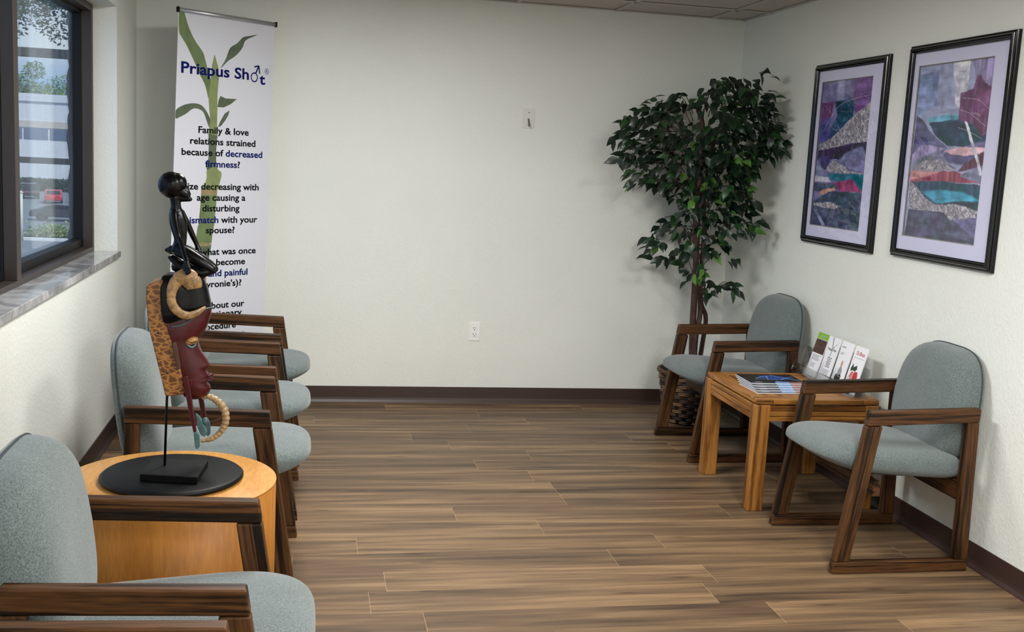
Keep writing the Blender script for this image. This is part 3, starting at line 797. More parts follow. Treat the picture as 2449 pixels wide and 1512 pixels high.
picture(-1.048, -1.776, 1.153, 2.075, 'narrow-looking framed abstract landscape beside the tree, left of the two pictures', [PX(p) for p in ((205,372),(494,330),(411,1215),(135,1175))], (116, 112, 156), [
    ([(285,360),(330,352),(322,470),(280,480)], pal['pale'], .002),
    ([(392,345),(494,330),(478,490),(400,570),(372,500)], pal['pur'], .004),
    ([(199,490),(272,478),(252,560),(192,610)], pal['mar'], .004),
    ([(270,480),(385,462),(372,590),(300,650),(245,690),(235,640),(285,560)], pal['teal'], .004),
    ([(190,600),(250,565),(235,640),(250,690),(184,715)], pal['blu'], .004),
    ([(178,758),(452,700),(446,800),(172,810)], pal['dk'], .003),
    ([(180,757),(188,716),(250,690),(300,640),(345,590),(410,530),(478,474),(456,704),(330,722),(250,742)], F, .002),
    ([(290,812),(340,762),(372,748),(428,732),(452,792),(441,880),(380,868),(330,850)], pal['vio'], .004),
    ([(172,800),(240,778),(252,852),(213,872)], pal['pu2'], .003),
    ([(166,818),(212,872),(202,902),(158,930)], pal['gry'], .003),
    ([(213,872),(236,836),(262,812),(290,826),(318,840),(345,872),(440,884),(436,895),(340,888)], F, .002),
    ([(158,900),(240,904),(250,936),(156,930)], pal['wht'], .002),
    ([(232,886),(437,890),(431,985),(320,932),(240,922)], pal['sea'], .003),
    ([(156,940),(262,944),(290,975),(152,985)], pal['sl'], .003),
    ([(262,940),(368,918),(422,994),(300,988)], pal['mag'], .003),
    ([(174,1002),(196,976),(270,968),(266,1002)], pal['pea'], .003),
    ([(148,1040),(240,985),(330,990),(424,1000),(414,1180),(138,1140)], pal['sl'], .003),
    ([(152,1052),(250,1046),(358,1090),(262,1088),(150,1066)], F, .002),
    ([(146,1072),(262,1090),(426,1010),(411,1215),(135,1175)], pal['bot'], .003),
    ([(148,1085),(170,1090),(215,1178),(196,1176)], pal['gry'], .001),
], [([(205,650),(300,500),(470,440)], .0008), ([(240,600),(270,640),(330,625)], .0007), ([(215,500),(260,560),(300,640)], .0006)])
p2 = dict(beam=T((208,208,224)), mar=T((104,58,100)), mar2=T((126,76,120)), teal=T((32,66,90)), cyan=T((104,166,196)), hill=T((86,82,124)), pink=T((204,164,176)), pur=T((90,84,130)),
          gh=T((112,112,138)), red=T((142,66,90)), pk2=T((206,150,156)), tri=T((122,126,158)), sea=T((22,70,92)), bri=T((58,150,182)), gnd=T((72,72,98), .12, 90), lil=T((112,106,152)), sky2=T((126,142,186)))
picture(-1.950, -2.684, 1.165, 2.090, 'wider framed abstract landscape nearer the photo edge, right of the two pictures', [PX(p) for p in ((750,283),(1180,218),(1067,1292),(660,1240))], (152, 158, 192), [
    ([(745,330),(860,310),(845,500),(735,560)], p2['sky2'], .003),
    ([(940,254),(1040,238),(1015,430),(1000,560),(950,480)], p2['beam'], .003),
    ([(1050,237),(1180,218),(1165,400),(1075,380)], T((150,140,182)), .003),
    ([(790,580),(850,560),(975,545),(970,590),(810,610)], p2['cyan'], .003),
    ([(800,600),(900,588),(980,575),(1130,640),(1122,716),(1000,736),(905,728),(835,672)], p2['teal'], .003),
    ([(984,428),(1055,404),(1072,332),(1098,326),(1118,376),(1168,398),(1150,646),(1100,676),(1040,600),(966,582)], p2['mar'], .004),
    ([(1070,430),(1160,410),(1150,520),(1090,560)], p2['mar2'], .004),
    ([(735,553),(770,590),(800,642),(850,692),(907,738),(880,770),(700,830)], p2['hill'], .003),
    ([(700,790),(760,720),(890,740),(860,770),(702,830)], T((150,140,180)), .004),
    ([(880,770),(1120,700),(1108,850),(1000,840),(880,820)], p2['pur'], .003),
    ([(885,758),(1000,734),(1120,742),(1112,772),(1000,784),(940,778)], p2['pink'], .004),
    ([(1000,830),(1112,760),(1108,850),(960,880)], T((84,52,62)), .003),
    ([(702,842),(740,800),(790,780),(865,752),(892,800),(955,862),(702,868)], p2['gh'], .003),
    ([(704,866),(740,832),(766,818),(850,808),(905,838),(957,866)], F, .002),
    ([(700,870),(950,872),(1000,900),(1104,946),(880,932),(694,948)], p2['red'], .003),
    ([(700,872),(860,874),(800,900),(697,920)], p2['pk2'], .003),
    ([(970,900),(1040,862),(1112,838),(1102,948)], p2['tri'], .003),
    ([(700,930),(880,930),(1102,955),(1086,1090),(830,1060),(740,990)], p2['sea'], .003),
    ([(764,986),(860,978),(1000,992),(1082,1042),(960,1056),(840,1052),(800,1020)], p2['bri'], .003),
    ([(880,1050),(1000,1040),(1084,1060),(1080,1100),(900,1085)], T((30,50,64)), .002),
    ([(692,925),(720,946),(742,972),(790,1030),(840,1062),(960,1060),(1080,1100),(1080,1132),(900,1110),(688,1080)], F, .003),
    ([(688,1084),(900,1108),(960,1170),(1072,1262),(1067,1292),(660,1240)], p2['gnd'], .001),
    ([(908,1112),(1080,1132),(1072,1262),(960,1172)], p2['lil'], .003),
    ([(880,1100),(1080,1110),(1078,1136),(920,1150)], F, .002),
    ([(1003,590),(1018,590),(1106,890),(1090,900)], p2['beam'], .0005),
], [([(990,458),(1080,470),(1140,520)], .0007), ([(975,525),(1040,550),(1120,620)], .0007), ([(880,522),(970,512)], .0006), ([(1042,540),(1090,560)], .0006), ([(1060,540),(1090,552)], .0006), ([(965,625),(1030,650),(1100,690)], .0006)])

# ------------------------------------------------------------------ outlet and hook
o = at(1134.5, 793, y=0)
e = tag(empty('wall_outlet', (o.x, 0, o.z)), 'white duplex power outlet low on the back wall', 'outlet')
MB().box((-.035, -.005, -.057), (.035, 0, .057)).build('cover_plate', m_white, e, .003, 3)
for s in (-1, 1):
    r_ = MB().lathe([(.0165, -.0052), (.0165, -.0066), (.0155, -.0068)], (0, 0, s*.0195), 28, 0, False, 'Y').build('receptacle', m_white, e)
    z = s*.0195
    MB().box((-.0095, -.0071, z+.001), (-.0055, -.0064, z+.0085)).box((.0060, -.0071, z+.001), (.0084, -.0064, z+.0085)).lathe([(.0030, -.0064), (.0030, -.0071)], (0, 0, z-.0075), 12, 0, False, 'Y').build('slot', m_dark, r_)
MB().lathe([(.0028, -.005), (.0028, -.0062)], (0, 0, 0), 12, 0, False, 'Y').build('screw', m_white, e)
o = at(1264, 284, y=0)
e = tag(empty('wall_hook', (o.x, 0, o.z)), 'plate with a small hook high on the back wall', 'hook')
MB().box((-.035, -.004, -.057), (.035, 0, .057)).build('plate', m_ivory, e, .0012, 2)
MB().lathe([(.0045, -.004), (.004, -.006)], (.001, 0, .036), 14, 0, False, 'Y').build('screw', m_steel, e)
MB().tube(smooth_path([(-.001, -.004, -.002), (-.001, -.012, -.006), (-.001, -.024, -.022), (-.001, -.03, -.038), (-.001, -.036, -.042), (-.001, -.043, -.036)], 5), [.0042]*16+[.0052]*10, 10, round_ends=True).build('hook', m_steel, e)

# ------------------------------------------------------------------ roll-up banner
Lb = Vector((.28, -.487, 0)); Rb = Vector((.758, -.10, 0)); tb_ = (Rb-Lb).normalized(); nb = Vector((tb_.y, -tb_.x, 0)); WB = (Rb-Lb).length
def bpt(px, py):
    d = at(px, py, z=0)-CAM if False else (_f + (px-1224.5)/FPX*_r - (py-756)/FPX*_u)
    t = (Lb-CAM).dot(nb)/d.dot(nb); q = CAM+t*d
    return (q-Lb).dot(tb_), q.z
ZT = bpt(427, 20)[1]; 
sTL, sBL = bpt(427, 24), bpt(408, 620); sTR, sBR = bpt(657, 68), bpt(629, 780)
def edge(sa, sb, z): return lerp(sa[0], sb[0], (z-sa[1])/(sb[1]-sa[1]))
ban = tag(empty('roll_up_banner', (Lb+Rb)/2), 'tall white roll-up banner with bamboo and blue headline in the back left corner', 'banner')
ban.rotation_euler = (0, 0, math.atan2(tb_.y, tb_.x))
def BL(s, z, d=0): return (s-WB/2, -d, z)       # local: x along the banner, -y towards the room
ZB, ZP = .07, ZT-.012
pn = MB(); zz = [lerp(ZB, ZP, i/12) for i in range(13)]
vs = []; 
for z in zz:
    l, r = edge(sTL, sBL, z), edge(sTR, sBR, z)
    vs += [BL(l, z, 0), BL(r, z, 0)]
for z in zz:
    l, r = edge(sTL, sBL, z), edge(sTR, sBR, z)
    vs += [BL(l, z, -.0006), BL(r, z, -.0006)]
k = 26
fs = []
for i in range(12):
    fs.append((2*i, 2*i+1, 2*i+3, 2*i+2)); fs.append((k+2*i+1, k+2*i, k+2*i+2, k+2*i+3))
    fs.append((2*i, 2*i+2, k+2*i+2, k+2*i)); fs.append((2*i+1, k+2*i+1, k+2*i+3, 2*i+3))
fs += [(0, k, k+1, 1), (24, 25, k+25, k+24)]
pn.add(vs, fs, 0)
def c1(p): return bpt(380+p[0]*.17195, p[1]*.17195)
def c2(p): return bpt(400+p[0]*.19844, 260+p[1]*.19844)
def c3(p): return bpt(400+p[0]*.19178, 540+p[1]*.19178)
def printed(pts, mi, d, k=5):
    out = []
    if len(pts) > 8: pts = smooth_path(pts, k, True)
    for s, z in pts:
        l, r = edge(sTL, sBL, z)+.001, edge(sTR, sBR, z)-.001
        out.append(BL(min(r, max(l, s)), z, d*.4))
    pn.flat(out, mi)
A_ = lambda pts, mp: [mp(p) for p in pts]
printed(A_([(285,150),(345,150),(400,330),(455,470),(520,590),(610,720),(645,830),(670,930),(720,1110),(715,1300),(690,1370),(640,1180),(560,1020),(480,830),(380,620),(320,520),(280,430)], c1), 1, .0004)
printed(A_([(860,950),(930,820),(990,670),(1090,600),(1170,520),(1260,500),(1360,485),(1350,495),(1210,560),(1170,650),(1130,710),(1050,790),(960,850)], c1), 2, .0004)
printed(A_([(815,1490),(830,1400),(855,1335),(930,1370),(1085,1378),(1000,1450),(900,1495)], c1), 2, .0006)
printed([bpt(*p) for p in [(420,283),(420,264),(440,251),(463,247),(482,252),(495,268),(503,285),(512,305),(508,318),(498,300),(488,272),(478,262),(462,260),(445,272),(430,280)]], 2, .0004)
printed([bpt(*p) for p in [(521,304),(527,290),(537,272),(549,264),(546,276),(539,288),(528,302)]], 2, .0004)
st = A_([(690,1370),(720,1110),(740,900),(775,755),(830,950),(835,1090),(815,1300)], c1)
printed(st[:1]+st[1:] , 3, .0007)
printed([c1((690,1370)), c1((815,1300)), c2((605,0)), c2((600,180)), c2((605,330)), c2((495,300)), c2((520,150)), c2((505,0))], 3, .0007)
printed(A_([(495,300),(605,330),(590,500),(590,690),(480,760),(470,690),(495,600),(500,450)], c2), 2, .0008)
printed(A_([(480,745),(590,690),(610,735),(655,780),(630,900),(600,985),(410,1000),(455,900),(475,820)], c2), 3, .0009)
printed(A_([(410,985),(600,975),(600,1040),(405,1045)], c2), 4, .0011)
printed(A_([(405,1030),(598,1030),(590,1150),(565,1400),(545,1512),(365,1512),(400,1150)], c2), 1, .0009)
printed(A_([(380,0),(575,0),(552,215),(345,245)], c3), 1, .00098)
printed(A_([(345,245),(430,205),(552,225),(548,250),(345,262)], c3), 4, .0011)
printed(A_([(345,255),(550,245),(520,400),(470,620),(390,900),(300,1000),(250,900),(310,500)], c3), 2, .0010)
def pr_text(vs, fs, s, z, mi, d=.0007): pn.add([BL(s+x, z+y, d) for x, y in vs], fs, mi)
def width(vs): return max(v[0] for v in vs)-min(v[0] for v in vs)
# headline
a, b = bpt(433, 173), bpt(595, 197)
vs, fs = text_mesh('Priapus Sh', .1, .024, 1, 'LEFT'); w0 = width(vs); x0 = min(v[0] for v in vs)
k = (b[0]-a[0])/w0; hs = bpt(433, 145)[1]-a[1]
ky = hs/(.1*.73)
pr_text([((x-x0)*k, y*ky) for x, y in vs], fs, a[0], a[1], 5)
cs, cz = bpt(608, 185); rr_ = .024
ring = []
n = 28
for i in range(n):
    an = 2*PI*i/n; ring.append((rr_*math.cos(an), rr_*1.12*math.sin(an)))
ring += [(x*.74, y*.74) for x, y in ring]
pr_text(ring, [(i, (i+1) % n, n+(i+1) % n, n+i) for i in range(n)], cs, cz, 5)
ex, ez = bpt(619, 158)
def stroke(p, q, w):
    d = (Vector(q)-Vector(p)).normalized(); m_ = Vector((-d.y, d.x))*w/2
    pn.add([BL(*(Vector(p)+m_), .0007), BL(*(Vector(q)+m_), .0007), BL(*(Vector(q)-m_), .0007), BL(*(Vector(p)-m_), .0007)], [(0, 1, 2, 3)], 5)
stroke((cs+.010, cz+.024), (ex-.002, ez-.004), .0085)
stroke((ex, ez+.001), (ex-.030, ez-.008), .008); stroke((ex, ez+.001), (ex+.006, ez-.042), .008)
a = bpt(620, 201); b = bpt(632, 202)
vs, fs = text_mesh('t', .1, .024, 1, 'LEFT'); x0 = min(v[0] for v in vs)
pr_text([((x-x0)*k, y*ky) for x, y in vs], fs, a[0], a[1], 5)
def circ_r(px, py, r, mi):
    s, z = bpt(px, py); n = 24
    rg = [(r*math.cos(2*PI*i/n), r*1.1*math.sin(2*PI*i/n)) for i in range(n)]; rg += [(x*.84, y*.84) for x, y in rg]
    pr_text(rg, [(i, (i+1) % n, n+(i+1) % n, n+i) for i in range(n)], s, z, mi)
    vs, fs = text_mesh('R', r*1.5, .02); pr_text(vs, fs, s, z-r*.55, mi)
circ_r(638, 171, .0145, 5)
# body copy, centred; each entry: words with their ink, a point on the baseline near the centre
L3, R3 = bpt(434, 367), bpt(627, 381)
s0 = (L3[0]+R3[0])/2
full, _ = text_mesh('because of decreased', .1, .026); SZ = .1; kx = (R3[0]-L3[0])/width(full)
hcap = (bpt(473, 299)[1]-bpt(473, 315.5)[1]); kz = hcap/(.1*.73)
def sp(px, py): return bpt(px, py)[1]
body = [([('Family & love', 6)], (535, 321)), ([('relations strained', 6)], (533, 347.5)), ([('because of ', 6), ('decreased', 5)], (530, 374)), ([('firmness', 5), ('?', 6)], (532, 400.5)),
        ([('Size decreasing with', 6)], (528, 454)), ([('age causing a', 6)], (528, 480)), ([('disturbing', 6)], (528, 505.5)), ([('mismatch', 5), (' with your', 6)], (527, 533)), ([('spouse?', 6)], (526, 557.6)),
        ([('And what was once', 6)], (525, 609)), ([('might become', 6)], (524, 634.5)), ([('bent and painful', 5)], (523, 660.5)), ([("(Peyronie's)?", 6)], (522, 686)),
        ([('Ask about our', 6)], (521, 737)), ([('revolutionary', 6)], (521, 758)), ([('procedure', 6)], (520, 787)), ([('Priapus Shot', 5)], (519, 812))]
for words, (px, py) in body:
    tot = ''.join(w for w, _ in words)
    ref, _ = text_mesh(tot, .1, .026, 1, 'LEFT'); wt = width(ref)*kx
    z = sp(px, py); sc = s0 + (edge(sTL, sBL, z)-edge(sTL, sBL, L3[1])); x = sc-wt/2; pre = ''
    for w, ink in words:
        # position of this run = total width minus width of the remainder
        vs, fs = text_mesh(tot[len(pre):], .1, .026, 1, 'LEFT')
        rem = width(vs)*kx
        v2, f2 = text_mesh(w.rstrip(), .1, .026, 1, 'LEFT'); lead = len(w)-len(w.lstrip())
        v2, f2 = text_mesh(w.strip(), .1, .026, 1, 'LEFT')
        xx = x+wt-rem + (0 if not lead else 0); xm = min(v[0] for v in v2)
        pr_text([((a_-xm)*kx, b_*kz) for a_, b_ in v2], f2, xx, z, ink)
        pre += w
circ_r(581, 797, .011, 6)
pn.build('banner_panel', [m_vinyl, m_lf1, m_lf2, m_lf3, m_lf4, m_navy, m_ink], ban)
lt, rt_ = sTL[0], sTR[0]
MB().tube([BL(lt-.004, ZT-.005, .004), BL(rt_+.004, ZT-.005, .004)], .011, 14, squash=.7).build('top_rail', m_alu, ban)
for s in (lt-.006, rt_+.003): MB().box(BL(s-.004, ZT-.019, .013), BL(s+.006, ZT+.009, -.006)).build('end_cap', m_black, ban, .002)
MB().tube([BL(WB/2, .05, -.03), BL(WB/2, ZT-.02, -.012)], .008, 10).build('support_pole', m_alu, ban)
MB().box(BL(-.02, .012, .05), BL(WB-.02, .085, -.06)).build('base_cassette', m_alu, ban, .012, 3)
for s in (.08, WB-.12): MB().box(BL(s, 0, .14), BL(s+.03, .012, -.13)).build('foot', m_alu, ban, .003)

# ------------------------------------------------------------------ drum table, black disc and carved mask
DZ, DC, DR = .55, (.587, -3.297), .2975
dt = tag(empty('drum_table', (*DC, 0)), 'round honey maple drum table between the left armchairs, carrying the mask', 'table')
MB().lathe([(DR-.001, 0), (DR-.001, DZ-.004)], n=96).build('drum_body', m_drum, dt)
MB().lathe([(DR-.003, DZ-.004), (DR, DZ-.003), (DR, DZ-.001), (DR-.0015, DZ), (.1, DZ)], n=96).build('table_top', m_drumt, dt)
bz = bmesh.new(); bz.free()
tt = tag(empty('turntable', (.592, -3.292, DZ)), 'round black disc lying on the drum table under the mask stand', 'turntable')
MB().lathe([(.175, .0), (.190, .002), (.1985, .008), (.1985, .013), (.193, .018), (.187, .0195), (.05, .0195)], n=96).build('disc', m_black, tt)
PZ = DZ+.0197
pb_ = at(392, 1113, z=PZ+.02)
YP = pb_.y
ms = tag(empty('carved_mask', (pb_.x, YP, PZ)), 'carved African mask with ram horns and a black kneeling figure on a stand', 'sculpture')
O = Vector(ms.location)
def loc3(p): return Vector(p)-O
def q4(x, y, dy=0): # from the close-up of the mask, in the upright plane through the pole
    v = loc3(at(320+x*.36364, 640+y*.36364, y=YP-abs(dy))); v.y = dy; return v
def q3(x, y, dy=0):
    v = loc3(at(320+x*.24482, 390+y*.24482, y=YP-abs(dy))); v.y = dy; return v
PXM = (at(1000, 900, y=YP)-at(999, 900, y=YP)).length    # metres per pixel there
cs_ = [at(*p, z=PZ+.02) for p in ((334,1134),(366,1096),(498,1100),(472,1142))]
MB().prism([loc3((p.x, p.y, PZ)) for p in cs_], (0, 0, .02)).build('stand_plate', m_black, ms, .002)
MB().tube([q4(203, 1302), q4(218, 860), q4(222, 820)], 8*.36364*PXM, 14).build('stand_rod', m_black, ms)

def slices(rows, cw, mb, mi=0, n=20):
    """stack of horizontal sections: rows = (z, x_back, x_front, half depth); rounded at the front, flat at the back"""
    vs = []
    for k_, (z, xb, xf, hw) in enumerate(rows):
        for i in range(n+1):
            a = -PI/2+PI*i/n; c, s_ = math.cos(a), math.sin(a)
            vs.append((xb+((cw[k_] if cw else xf)-xb)*abs(c)**.75 + ((xf-cw[k_])*math.exp(-(a/.42)**2) if cw else 0), hw*sup(s_, 2.6), z))
    m = n+1; fs = []
    for k in range(len(rows)-1):
        for i in range(n): fs.append((k*m+i, k*m+i+1, (k+1)*m+i+1, (k+1)*m+i))
        fs.append((k*m+n, k*m, (k+1)*m, (k+1)*m+n))
    fs += [tuple(range(m))[::-1], tuple((len(rows)-1)*m+i for i in range(m))]
    return mb.add(vs, fs, mi, True)
def row(y, xa, xb, hw):  # a section at close-up height y, from xa to xb
    a, b = q4(xa, y), q4(xb, y)
    return ((a.z+b.z)/2, a.x, b.x, hw)
# giraffe-patterned side band: a curved shell, thick in depth
def ribbon(left, right, hw, name, mat, bev=.004, parent=ms):
    """closed outline in the upright plane, extruded through the depth"""
    pts = [q4(*p, -hw) for p in left+right[::-1]]
    mb = MB().prism([(p.x, -hw, p.z) for p in pts], (0, 2*hw, 0))
    return mb.build(name, mat, parent, bev, 3)
ribbon([(80,118),(78,200),(86,330),(105,440),(140,580),(180,740),(206,852)], [(194,76),(200,200),(222,330),(252,410),(262,500),(304,650),(318,720),(334,836)], .062, 'giraffe_band', m_giraffe, .006)
for x, y in ((160,430),(224,694)):
    p = q4(x, y, -.062); MB().lathe([(.0032, -.0640), (.0032, -.0610)], (p.x, 0, p.z), 12, 0, False, 'Y').build('peg_hole', m_dark, ms)
# red face
face = MB()
prof = [(262,232,516),(300,222,510),(345,224,497),(390,236,480),(430,250,458),(465,258,432),(505,264,428),(550,276,448),(600,292,482),(640,300,504),(665,304,478),(690,306,484),(705,308,506),(722,310,492),(735,312,508),(752,314,478),(775,320,504),(800,328,506),(830,340,492),(852,372,458),(862,392,430)]
hws = [.058,.060,.062,.063,.063,.062,.062,.061,.060,.059,.058,.057,.056,.056,.055,.054,.052,.048,.040,.028,.014]
cheek = [516,508,495,476,452,428,424,432,444,454,460,464,466,468,470,474,484,488,478,450,428]
slices([row(y, a, b, h) for (y, a, b), h in zip(prof, hws)], [q4(c_, y).x for (y, a, b), c_ in zip(prof, cheek)], face)
for s in (-1, 1): face.ellip(q4(470, 658, s*.012), (.007, .006, .006))
face.build('face', m_red, ms, remesh=.0028, smooth_it=2)
# eyes, lids, ears, lips (both sides)
for s in (-1, 1):
    c = q4(382, 482, s*.048); lid = MB().ellip(c, (.0190, .010, .0110), Euler((0, -.30, s*-.35)))
    lid.build('eyelid', m_gold, ms)
    MB().tube([q4(x, y, s*d) for x, y, d in ((345,498,.055),(360,518,.054),(382,526,.051),(402,514,.046),(412,492,.042))], [.002,.0034,.004,.0034,.002], 8).build('eye_line', m_teal, ms)
    MB().tube([q4(x, y, s*d) for x, y, d in ((350,484,.058),(382,496,.058),(410,486,.052))], .0013, 6).build('lash_line', m_black, ms)
    ear = MB().prism([q4(x, y, s*.058) for x, y in ((256,486),(282,486),(312,640),(308,664),(290,668),(262,540))], (0, s*.014, 0)); ear.build('ear', m_brownd, ms, .003)
lips = MB().tube([q4(484, 712, -.022), q4(516, 704, 0), q4(484, 712, .022)], [.002, .0045, .002], 10).tube([q4(480, 744, -.022), q4(516, 733, 0), q4(480, 744, .022)], [.002, .0045, .002], 10)
lips.build('lips', plain('lip_paint', (72, 20, 22), .25), ms)
# black cap
cap = MB(); pc = [(388,222,300,.056),(350,212,400,.062),(300,202,455,.066),(255,197,513,.066),(225,195,510,.066),(180,193,500,.065),(130,193,490,.064),(90,193,474,.062),(62,196,462,.058),(45,204,440,.05),(38,230,400,.03)]
slices([row(y, a, b, h) for y, a, b, h in pc][::-1], None, cap)
cap.build('cap', m_bwood, ms, remesh=.003, smooth_it=2)
MB().tube([q4(x, y, d) for x, y, d in smooth_path([(244,390,-.064),(300,384,-.063),(350,362,-.062),(400,326,-.058),(440,292,-.052),(480,270,-.036),(512,264,-.010),(514,264,.010)], 4)], .0018, 8).build('cap_trim', m_teal, ms)
# ram horns
for s in (-1, 1):
    hp = [(398,138,46,.074),(388,104,56,.074),(350,66,58,.074),(295,80,44,.076),(258,128,33,.08),(246,190,28,.084),(258,250,27,.084),(300,297,27,.08),(355,316,25,.074),(410,300,20,.066),(448,277,14,.056),(472,262,8,.046)]
    sp_ = smooth_path([(x, y, r, d) for x, y, r, d in hp], 8)
    hb_ = MB().tube([q4(x, y, s*d*(1 if s < 0 else .8)) for x, y, r, d in sp_], [r*.36364*PXM*(.86 if i % 15 == 11 else 1) for i, (x, y, r, d) in enumerate(sp_)], 18, squash=.5)
    hb_.build('horn', m_horn, ms)
# hanging straps with teal ends and the ridged horn ring
for s in (-1, 1):
    sx = 0 if s < 0 else 62
    dy = s*.034-(.012 if s > 0 else .040)
    MB().prism([q4(x+sx, y-(0 if s < 0 else 10), dy) for x, y in ((322,722),(340,712),(354,716),(376,830),(412,1080),(392,1090),(362,960),(338,830))], (0, .012, 0)).build('strap', m_red, ms, .003)
    MB().prism([q4(x+sx, y-(0 if s < 0 else 60), dy-.001) for x, y in ((392,1086),(412,1078),(432,1110),(432,1180),(418,1200),(402,1185))], (0, .014, 0)).build('strap_tip', m_teal, ms, .003)
MB().prism([q4(x, y, -.016) for x, y in ((404,960),(425,975),(452,1010),(482,1085),(470,1116),(440,1105),(420,1060))], (0, .014, 0)).ellip(q4(470, 1010, -.008), (.009, .012, .011)).build('tassel', m_teal, ms, .003)
ringp = smooth_path([(450,862,10),(490,848,18),(545,875,24),(590,925,26),(606,990,25),(592,1050,23),(552,1100,20),(500,1130,17),(440,1140,12)], 9)
rg = MB().tube([q4(x, y, 0) for x, y, r in ringp], [r*.36364*PXM*(1 if i % 4 < 2 else .84) for i, (x, y, r) in enumerate(ringp)], 14)
rg.build('ridged_ring', m_horn2, ms)
MB().tube([q4(x, y, .03) for x, y in smooth_path([(480,872),(540,900),(582,960),(575,1020),(530,1045),(470,1062)], 5)], .0045, 10).build('inner_ring', m_brownd, ms)
# kneeling figure: one continuous surface
fg = MB()
def tb3(pts, sq=1.0): fg.tube([q3(x, y, d) for x, y, r, d in smooth_path(pts, 4)], [r*.24482*PXM for x, y, r, d in smooth_path(pts, 4)], 14, round_ends=True, squash=sq)
fg.ellip(q3(365, 215), (29*PXM, 24*PXM, 30*PXM))
fg.ellip(q3(415, 200), (23*PXM, 19*PXM, 24*PXM), Euler((0, .5, 0)))
tb3([(400,265,72,0),(450,280,62,0),(500,310,48,0),(535,345,26,0),(552,352,20,0)], .8)
tb3([(470,215,40,0),(520,275,26,0),(545,305,14,0)], .7)
tb3([(425,330,45,0),(490,350,28,0),(548,357,19,0)], 1)
tb3([(405,340,50,0),(410,400,46,0),(412,450,50,0)])
tb3([(415,480,66,0),(430,560,78,0),(445,650,72,0),(455,740,58,0),(445,810,60,0),(430,850,62,0)], .8)
for s in (-1, 1):
    d = .024*s
    if s < 0: arm = [(395,490,38,d*1.1),(405,580,34,d*1.5),(430,690,30,d*2.0),(455,760,24,d*2.3),(490,880,21,d*3.0),(515,960,24,d*3.5)]
    else: arm = [(440,490,34,d),(500,620,30,d*1.4),(545,730,27,d*1.6),(580,810,22,d*1.7),(615,890,22,d*1.6),(640,950,20,d*1.5)]
    tb3(arm)
    hx_, hy_ = (515, 960) if s < 0 else (640, 950)
    e_ = 3.6 if s < 0 else 1.8
    tb3([(hx_,hy_,26,d*e_),(hx_+10,hy_+50,26,d*(e_+.1))], .6)
    for f in range(4): tb3([(hx_-10+14*f,hy_+50,8.5,d*(e_+.15)),(hx_-6+15*f,hy_+100,7.5,d*(e_+.3)),(hx_-8+15*f,hy_+135-abs(f-1)*10,6.5,d*(e_+.3))])
    tb3([(hx_-14,hy_+10,10,d*e_),(hx_-30,hy_+60,8,d*(e_+.1)),(hx_-26,hy_+95,7,d*(e_+.2))])
    o_ = 0 if s < 0 else 12
    tb3([(430,850,60,d),(520,890+o_,62,d*1.3),(640,960+o_,54,d*1.5),(740,1030+o_,44,d*1.5),(765,1050+o_,38,d*1.5)], .8)
    tb3([(765,1055+o_,34,d*1.5),(660,1075+o_,42,d*1.6),(540,1045+o_,44,d*1.6),(440,1000+o_,36,d*1.5),(380,945+o_,28,d*1.4),(350,925+o_,18,d*1.3)], .8)
tb3([(430,850,54,0),(360,850,40,0),(325,850,22,0)], .8)
tb3([(430,1010,60,0),(560,1040,70,0),(640,1090,60,0)], 1)
fg.build('kneeling_figure', m_bwood, ms, remesh=.0021, smooth_it=1)

# ------------------------------------------------------------------ ficus in a woven basket
BC = Vector((3.235, -.425, 0)); BR0, BR1, BH = .142, .192, .315
bk = tag(empty('woven_basket', BC), 'dark woven wicker basket on the floor holding the ficus trunk', 'basket')
bd = MB().lathe([(BR0-.004, .0), (BR1-.006, BH-.01), (BR1-.02, BH-.01), (BR1-.03, BH-.06), (.01, BH-.07)], n=48)
bd.build('liner', plain('wicker_dark', (36, 24, 16), .7, .3, 60), bk)
wk = [plain('wicker_tan', (120, 90, 52), .5, .25, 60), plain('wicker_brown', (76, 50, 28), .5, .3, 60), plain('wicker_dark_brown', (46, 29, 19), .6, .3, 60)]  # tan, brown and darker brown strands, picked at random
wv = MB(); rr = random.Random(5); NR, NC = 13, 22
for r in range(NR):
    z0 = .006+r*(BH-.03)/NR; z1 = z0+(BH-.03)/NR*.94
    for c in range(NC//2+1):
        a0 = (2*c+(r % 2))*2*PI/NC+rr.uniform(-.03, .03); a1 = a0+2*PI/NC*1.55
        mi = rr.choices((0, 1, 2), (.45, .4, .15))[0]
        for sub in range(2):
            za, zb = lerp(z0, z1, sub*.5+.02), lerp(z0, z1, sub*.5+.47)
            vs = []; n = 7
            for i in range(n):
                t = i/(n-1); a = lerp(a0, a1, t); bl = .010*math.sin(PI*t)**.6
                for z, o2 in ((za, -.003), (za+(zb-za)*.5, .002), (zb, -.003)):
                    R = lerp(BR0, BR1, z/BH)-.004+bl+o2; vs.append((R*math.cos(a), R*math.sin(a), z))
            fs = []
            for i in range(n-1):
                for j in range(2): fs.append((i*3+j, (i+1)*3+j, (i+1)*3+j+1, i*3+j+1))
            wv.add(vs, fs, mi, True)
wv.build('weave', wk, bk)
rim = MB()
for q in range(3):
    rim.tube([((BR1+.004*math.cos(8*a+q*2.1))*math.cos(a), (BR1+.004*math.cos(8*a+q*2.1))*math.sin(a), BH-.008+.007*math.sin(8*a+q*2.1)) for a in [2*PI*i/96 for i in range(96)]], .0075, 8, closed=True)
rim.build('rim', [plain('wicker_rim', (84, 56, 34), .5, .3, 50)], bk)
TB = Vector((3.25, -.43, .245))
tr = tag(empty('ficus_tree', TB), 'tall artificial ficus tree with dark green leaves in the back right corner', 'tree')
def tl(p): return Vector(p)-TB
MB().lathe([(.158, 0), (.15, .008), (.10, .014), (.02, .016)], (0, 0, .0), 32).build('moss', m_moss, tr)
